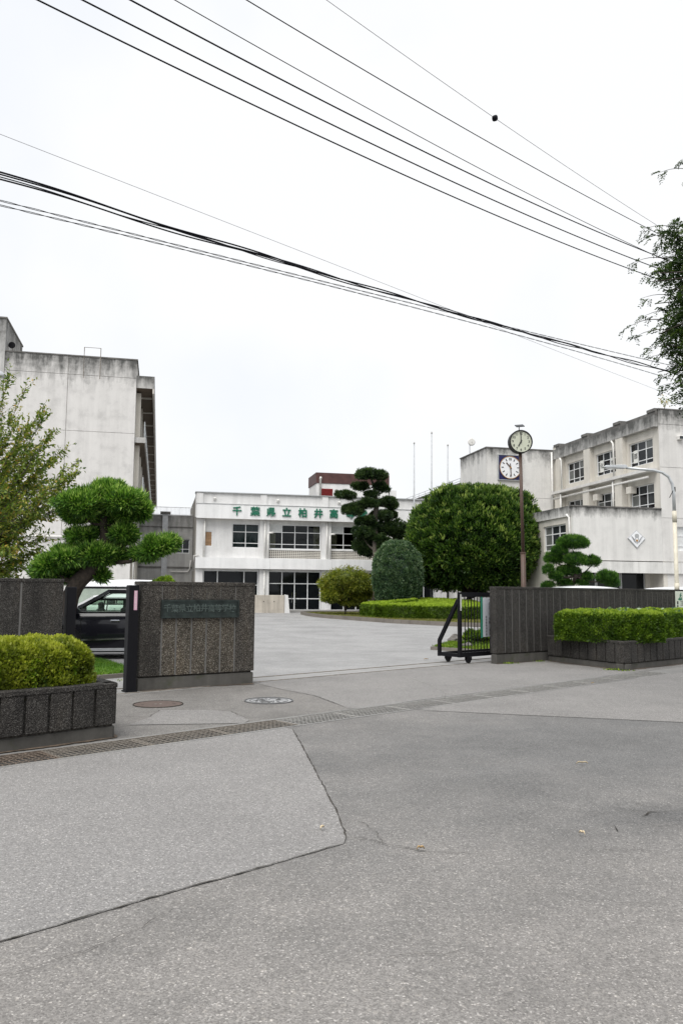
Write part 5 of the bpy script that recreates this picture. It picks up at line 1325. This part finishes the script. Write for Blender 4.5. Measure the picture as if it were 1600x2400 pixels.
def maple():
    t = tree('maple_shrub', 'olive yellow weeping maple on the left end of the island', cat='shrub'); Y = 48.5; k = Y/FPX; c = at(810, 1372, Y); z0 = tz(c.x, c.y)
    lv = Leaves()
    for (px, py, rx, ry) in ((812,1352,50,26), (782,1370,34,26), (840,1368,34,28), (806,1388,46,22), (775,1396,24,18), (846,1394,24,20), (822,1408,30,14), (764,1378,14,16), (858,1384,14,18)):
        p = at(px, py, Y+random.uniform(-.5, .4)); clumps(lv, p, (rx*k, rx*k*.9, ry*k), 190, 24, .16, .13, .04, px*.1, amp=.25, flat=.8, up=0, droop=.8, core=.7, contrast=.55)
    lv.build('crown', M['leaf_maple'], t)
    mb = MB(); b = at(808, 1425, Y)
    mb.tube([(b.x, b.y, z0), (b.x+.05, b.y, z0+.5), (b.x-.05, b.y, z0+1.0)], [.14, .11, .09], 9)
    for q in range(7): a = q*.9; mb.tube(branch_path((b.x, b.y, z0+.7), (b.x+1.1*math.cos(a), b.y+.8*math.sin(a), z0+1.5+.2*(q % 3)), (0, 0, .25)), [.07, .06, .05, .04, .03, .02, .015], 6)
    mb.build('trunk', M['bark'], t, smooth=True)
maple()
def cloud_tree(name, label, Y, pads, trunk, trad, mat, leaf, n_per, bark='bark', up=.7, amp=.22, dz=.35, flat=.55, core=.78, spread=.7, cat='tree', shell=.3, sub=0, per=22):
    """a cloud-pruned tree: separate pads on bare limbs. pads: px, py, rx, ry and depth offset"""
    t = tree(name, label, cat=cat); k = Y/FPX; lv = Leaves(); mb = MB()
    tp = [at(px, py, Y+dy) for px, py, dy in trunk]; z0 = tz(tp[0].x, tp[0].y); tp[0] = Vector((tp[0].x, tp[0].y, z0))
    mb.tube(tp, trad, 10)
    for i, p_ in enumerate(pads):
        px, py, rx, ry = p_[:4]; dy = p_[4] if len(p_) > 4 else random.uniform(-1, 1)*rx*k*.5
        c = at(px, py, Y+dy); area = (rx*k)*(rx*k)+(rx*ry*k*k)
        if sub:
            for q in range(sub):
                a_ = random.uniform(0, 6.283); rr_ = random.uniform(.25, .62); sc = random.uniform(.38, .62)
                cc = (c.x+math.cos(a_)*rr_*rx*k, c.y+math.sin(a_)*rr_*rx*k*.85, c.z+random.uniform(-.25, .55)*ry*k*(1-rr_*.6))
                clumps(lv, cc, (rx*k*sc, rx*k*sc, max(ry*k*random.uniform(.5, .8), rx*k*sc*.5)), max(int(n_per*area*sc*sc*1.5/per), 8), per, leaf[2], leaf[0], leaf[1], q*5.1+px*.17, amp=amp, flat=flat, up=up, core=core, contrast=leaf[3])
        else: clumps(lv, (c.x, c.y, c.z), (rx*k, rx*k*.85, ry*k), max(int(n_per*area/per), 12), per, leaf[2], leaf[0], leaf[1], i*3.7+px*.013, amp=amp, flat=flat, up=up, core=core, contrast=leaf[3])
        j = min(range(len(tp)), key=lambda q: (tp[q]-c).length+max(tp[q].z-c.z, 0)*1.5); a = tp[j]
        mb.tube(branch_path(a, (c.x, c.y, c.z-ry*k*.2), (0, 0, -.12*(c-a).length)), np.linspace(max(trad[j]*.5, .02), .012, 7), 6)
    lv.build('crown', M[mat], t); mb.build('trunk', M[bark], t, smooth=True); return t
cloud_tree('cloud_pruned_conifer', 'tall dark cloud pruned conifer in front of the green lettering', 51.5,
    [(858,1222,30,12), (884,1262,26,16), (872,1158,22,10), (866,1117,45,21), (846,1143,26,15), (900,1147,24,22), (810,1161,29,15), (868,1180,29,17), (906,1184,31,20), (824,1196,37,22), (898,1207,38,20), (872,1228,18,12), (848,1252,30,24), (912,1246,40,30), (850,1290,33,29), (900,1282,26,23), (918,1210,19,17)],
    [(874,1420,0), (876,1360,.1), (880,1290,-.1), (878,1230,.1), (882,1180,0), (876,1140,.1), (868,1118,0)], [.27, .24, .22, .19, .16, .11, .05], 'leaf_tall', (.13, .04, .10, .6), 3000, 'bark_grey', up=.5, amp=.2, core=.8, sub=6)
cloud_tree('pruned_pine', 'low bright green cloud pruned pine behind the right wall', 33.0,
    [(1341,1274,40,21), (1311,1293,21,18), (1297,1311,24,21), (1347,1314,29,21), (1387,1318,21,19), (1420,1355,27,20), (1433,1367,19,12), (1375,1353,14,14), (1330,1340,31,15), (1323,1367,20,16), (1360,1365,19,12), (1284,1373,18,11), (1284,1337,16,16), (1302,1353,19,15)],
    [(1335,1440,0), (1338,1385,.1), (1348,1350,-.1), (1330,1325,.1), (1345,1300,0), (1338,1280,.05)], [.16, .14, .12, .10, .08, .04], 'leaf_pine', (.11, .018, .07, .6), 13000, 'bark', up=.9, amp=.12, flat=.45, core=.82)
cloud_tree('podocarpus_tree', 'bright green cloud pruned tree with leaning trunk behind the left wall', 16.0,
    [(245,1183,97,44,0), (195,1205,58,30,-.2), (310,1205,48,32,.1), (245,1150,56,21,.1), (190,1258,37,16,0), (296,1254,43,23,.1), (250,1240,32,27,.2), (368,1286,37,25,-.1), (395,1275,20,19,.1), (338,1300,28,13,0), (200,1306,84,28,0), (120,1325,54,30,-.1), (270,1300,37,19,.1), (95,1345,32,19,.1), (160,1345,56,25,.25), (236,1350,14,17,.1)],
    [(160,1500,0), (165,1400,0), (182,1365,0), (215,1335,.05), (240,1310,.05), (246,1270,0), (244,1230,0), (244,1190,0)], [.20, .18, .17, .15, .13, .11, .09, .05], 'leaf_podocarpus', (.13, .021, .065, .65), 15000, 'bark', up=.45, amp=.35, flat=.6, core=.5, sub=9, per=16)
# long limb of the podocarpus to the right pad
def cherry():
    t = tree('cherry_tree', 'airy yellowing tree with thin fanned branches at the left edge'); lv = Leaves(); mb = MB()
    base = at(-150, 1400, 17.2); base.z = 0; fork = at(-120, 1335, 17.2)
    mb.tube([base, base.lerp(fork, .5)+Vector((.08, 0, 0)), fork], [.17, .14, .12], 9)
    tips = [(62,908), (18,900), (-30,880), (100,985), (126,1012), (95,962), (168,1095), (172,1112), (138,1062), (126,1160), (138,1195), (92,1262), (72,1296), (42,1330), (8,1338), (52,1240), (30,1000), (0,950), (60,1100), (100,1130), (40,1180), (80,1060), (20,1090), (110,1085), (10,1250), (0,1160), (60,1010), (150,1130), (30,1290), (70,1200), (-140,950), (-200,1000), (-260,1080), (-230,1180), (-300,1220), (-180,1120), (-90,940), (-250,960), (-40,1000), (-20,1100), (0,1040), (40,1060), (20,1210), (-30,1180), (100,1040), (60,1150)]
    for i, (px, py) in enumerate(tips):
        Y = 17.0+random.uniform(-1.3, 1.3); e = at(px, py, Y)
        path = branch_path(fork+Vector((0, random.uniform(-.2, .2), 0)), e, (0, random.uniform(-.1, .1), random.uniform(-.25, .15)), 10)
        mb.tube(path, np.linspace(.026, .0035, 10), 5)
        for s in range(40):
            u = random.uniform(.22, 1.0); j = min(int(u*9), 8); a = path[j].lerp(path[j+1], u*9-j) if j < 9 else path[9]
            d = (path[j+1]-path[j]).normalized(); d = (d+Vector((random.uniform(-.5, .5), random.uniform(-.6, .6), random.uniform(-.5, .45)))).normalized()
            L_ = random.uniform(.25, .55)*(1.15-.3*u); tw = [a, a+d*L_*.5+Vector((0, 0, .01)), a+d*L_]
            mb.tube(tw, [.006, .004, .002], 4)
            m = 15; uu = np.linspace(.15, 1.05, m)[:, None]; P = np.array(a)+np.array(d)*L_*uu; P = P+rng.normal(size=(m, 3))*.022
            D = rng.normal(size=(m, 3))*.6+np.array(d)*.6; D[:, 2] -= .35
            lv.add(P, D, .095, .042, np.clip(rng.normal(.34, .25, m)+.25*(random.random() < .15), 0, 1))
    lv.build('crown', M['leaf_cherry'], t); mb.build('trunk', M['bark_grey'], t, smooth=True)
cherry()
def overhang():
    t = tree('roadside_tree', 'dark leafy branches overhanging from the right picture edge'); lv = Leaves(); mb = MB(); Y0 = 10.5; k = Y0/FPX
    base = Vector((9.2, 8.6, 0)); top = Vector((8.4, 9.4, 5.2))
    mb.tube([base, base.lerp(top, .5)+Vector((.1, 0, 0)), top, Vector((7.9, 9.8, 7.4))], [.24, .20, .15, .07], 10)
    def spray(P, D, n_l, ll, lw):
        # pinnate leaf: leaflets in two ranks on a thin drooping axis
        n = len(P); D = unit(D); S = unit(np.cross(D, np.array([0, 0, 1.0])+rng.normal(size=(n, 3))*.3)); r0 = rng.random(n)
        for i in range(n_l):
            u = (i+1)/n_l
            for s in (-1, 1): 
                Q = P+D*ll*n_l*.42*u; Q = Q+np.array([0, 0, -1])*(u**2*.05)
                lv.add(Q, S*s*.9+D*.45+rng.normal(size=(n, 3))*.15-[0, 0, .15], ll, lw, .7*r0+.3*rng.random(n))
    clusters = [(1632,560,60,26,174), (1577,542,42,14,58), (1637,640,74,50,333), (1592,610,50,24,87), (1657,730,90,70,464), (1622,800,66,56,261), (1632,862,56,30,130), (1592,715,40,60,101), (1607,910,42,14,49), (1632,938,24,14,26), (1572,775,40,36,63), (1560,640,30,16,29), (1745,700,110,190,1015), (1765,560,110,90,478), (1795,850,130,90,478)]
    for (px, py, rx, ry, n) in clusters:
        d = unit(rng.normal(size=(n, 3)))*(rng.random((n, 1))**.45); c = at(px, py, Y0)
        P = np.array(c)+d*np.array([rx*k, max(rx, 60)*k*1.1, ry*k])
        D = unit(rng.normal(size=(n, 3))*.8+[-.75, 0, -.25]); spray(P, D, 6, .048, .021)
    for (px, py) in ((1506,537), (1478,618), (1508,648), (1500,700), (1462,772), (1478,795), (1540,406), (1602,428), (1592,376), (1500,745), (1520,838), (1540,885), (1545,905), (1505,560), (1530,580), (1515,820)):
        c = at(px, py, Y0); a = at(px+85, py+random.uniform(-30, 10), Y0+random.uniform(-.2, .3))
        mb.tube(branch_path(a, c, (0, 0, .05)), np.linspace(.007, .0015, 7), 4)
        P = np.array([tuple(c+(a-c)*random.uniform(0, .30)) for _ in range(6)]); D = rng.normal(size=(6, 3))*.7+[-.8, 0, -.2]; spray(P, D, 5, .040, .018)
    for q in range(26):
        e = at(random.uniform(1520, 1760), random.uniform(560, 900), Y0+random.uniform(-.7, .7)); mb.tube(branch_path(top+Vector((0, .1*(q % 3), random.uniform(-.4, 1.4))), e, (0, 0, .2)), np.linspace(.045, .006, 7), 5)
    # the rest of the crown, out of the picture to the right
    for q in range(26):
        c = Vector((8.0+random.uniform(-1.6, 3.0), 9.6+random.uniform(-1.6, 2.4), 5.9+random.uniform(-.9, 2.6))); n = 300
        d = unit(rng.normal(size=(n, 3)))*(rng.random((n, 1))**.45); P = np.array(c)+d*[1.0, 1.1, .7]
        pr = (c-CAMP); 
        spray(P, unit(rng.normal(size=(n, 3))+[-.4, 0, -.2]), 5, .075, .034)
    lv.build('crown', M['leaf_over'], t); mb.build('trunk', M['bark'], t, smooth=True)
overhang()
# small round shrub whose top shows above the name wall
sh = tree('round_shrub', 'small green shrub top showing above the name wall', cat='shrub'); c = at(384, 1372, 24.0); lv = Leaves()
pad(lv, c, (.34, .34, .24), 3000, .06, .03, 1.1, flat=3.5, core=.8); lv.build('crown', M['leaf_island'], sh); MB().tube([(c.x, c.y, tz(c.x, c.y)), (c.x, c.y, c.z)], .03, 6).build('trunk', M['bark'], sh)
# grass bed by the wicket with a thin kerb
gb = [g(80,1600), g(232,1592), g(302,1586), g(296,1572), g(262,1560), g(236,1554), g(150,1552)]
bed = structure('grass_bed', 'small grass bed under the pruned tree behind the left wall', MB().quad(*[(p.x, p.y, .05) for p in gb]), 'grass_soil', 'bed')
for a, b in zip(gb, gb[1:]+gb[:1]):
    d = (b-a).normalized(); e = Vector((-d.y, d.x, 0))*.05; mb = MB().prism([(p.x, p.y) for p in (a-e, b-e, b+e, a+e)], -.05, .075); mb.build('kerbstone', M['kerb'], bed)
turf('grass', 'bright green lawn patch beside the wicket', gb, 9000, .085, .016, 'grass', .05)
# rockery behind the sliding gate
rb = [gt(1012,1523), gt(1060,1508), gt(1140,1500), gt(1230,1500), gt(1230,1530), gt(1120,1530)]
bed2 = structure('rock_bed', 'small planted rock bed behind the sliding gate', MB().quad(*[(p.x, p.y, .06) for p in rb]), 'grass_soil', 'bed')
for a, b in zip(rb, rb[1:]+rb[:1]):
    d = (b-a).normalized(); e = Vector((-d.y, d.x, 0))*.05; MB().prism([(p.x, p.y) for p in (a-e, b-e, b+e, a+e)], -.05, .09).build('kerbstone', M['kerb'], bed2)
turf('grass', 'yellow green ground cover around the rocks behind the gate', rb, 7000, .09, .03, 'leaf_hedge', .06)
for i, (px, py, r, lab) in enumerate(((1068,1510,.20,'low flat rock left of the gate end post'), (1097,1509,.20,'rounded rock behind the first gate bars'), (1094,1523,.13,'small dark rock nearest the gate post'))):
    c = g(px, py); rk = tag(None or bpy.data.objects.new('garden_rock', bpy.data.meshes.new('garden_rock')), lab, 'rock'); bm = bmesh.new(); bmesh.ops.create_icosphere(bm, subdivisions=3, radius=1)
    co = np.array([v.co[:] for v in bm.verts]); nz = vnoise(co*1.6+i*5.3)*.7+vnoise(co*4+i)*.2
    for v, q in zip(bm.verts, nz): v.co = Vector((v.co.x*r*1.35, v.co.y*r, v.co.z*r*.9))*(.62+q*.8)
    bm.to_mesh(rk.data); bm.free(); rk.data.materials.append(M['rock']); COL.objects.link(rk); rk.location = (c.x, c.y, r*.5+.03); rk['group'] = 'garden rocks'
lv = Leaves(); c = gt(1135, 1515)
for q in range(5): pad(lv, (c.x-.4+q*.35, c.y+.1*q, .28), (.24, .24, .2), 900, .08, .045, q*2.1, core=.6, up=.6)
pl2 = thing('low_plant', 'low leafy plants behind the gate bars under the banner', 'plant'); lv.build('foliage', M['leaf_hedge'], pl2)
# weeds and moss along the wall foot
lv = Leaves()
for (px, py, n) in ((1190,1556,70), (1340,1552,110), (1385,1558,60), (1440,1571,80), (1300,1550,40), (1262,1551,40), (1465,1573,40), (300,1597,30)):
    c = g(px, py); P = np.array([c.x, c.y, .0])+rng.normal(size=(n, 3))*[.10, .03, 0]; lv.add(P, rng.normal(size=(n, 3))*.6+[0, 0, .8], .05, .022)
tag(lv.build('weeds', M['leaf_hedge']), 'tiny weeds along the foot of walls and planters', 'weeds')
# fallen leaves on the road
def dead_leaf(px, py, L_, W2, rot, mat, label):
    L_ *= .7; W2 *= .7; c = g(px, py); mb = MB(); n = 9; rows = []
    for i in range(n):
        u = i/(n-1); w = W2*math.sin(math.pi*min(u*.92+.04, 1))**.8; z = .012+.018*math.sin(u*3.1)+.006*math.sin(u*9)
        rows.append([((u-.5)*L_, -w/2, z+.012), ((u-.5)*L_, 0, z), ((u-.5)*L_, w/2, z+.010)])
    o = mb.grid(rows).build('fallen_leaf', M[mat], None, (c.x, c.y, 0), smooth=True); o.rotation_euler = (0, 0, rot); tag(o, label, 'leaf', 'fallen leaves on the road')
    s = o.modifiers.new('solid', 'SOLIDIFY'); s.thickness = .0015
for a in ((1363,1794,.16,.022,.1,'dry_leaf_pale','long pale leaf on the right half of the road'), (1363,1961,.06,.028,2.4,'dry_leaf_pale','small pale leaf near the dark stain on the road'), (985,1997,.07,.03,.2,'dry_leaf','brown leaf lying on the crack right of the road seam'), (755,1948,.06,.035,1.0,'dry_leaf_pale','pale curled leaf left of the road seam corner'), (998,1547,.16,.10,.4,'dry_leaf','small heap of brown leaves on the gate track'), (1388,1604,.10,.04,.6,'dry_leaf','brown leaf on the concrete gutter lids')): dead_leaf(*a)
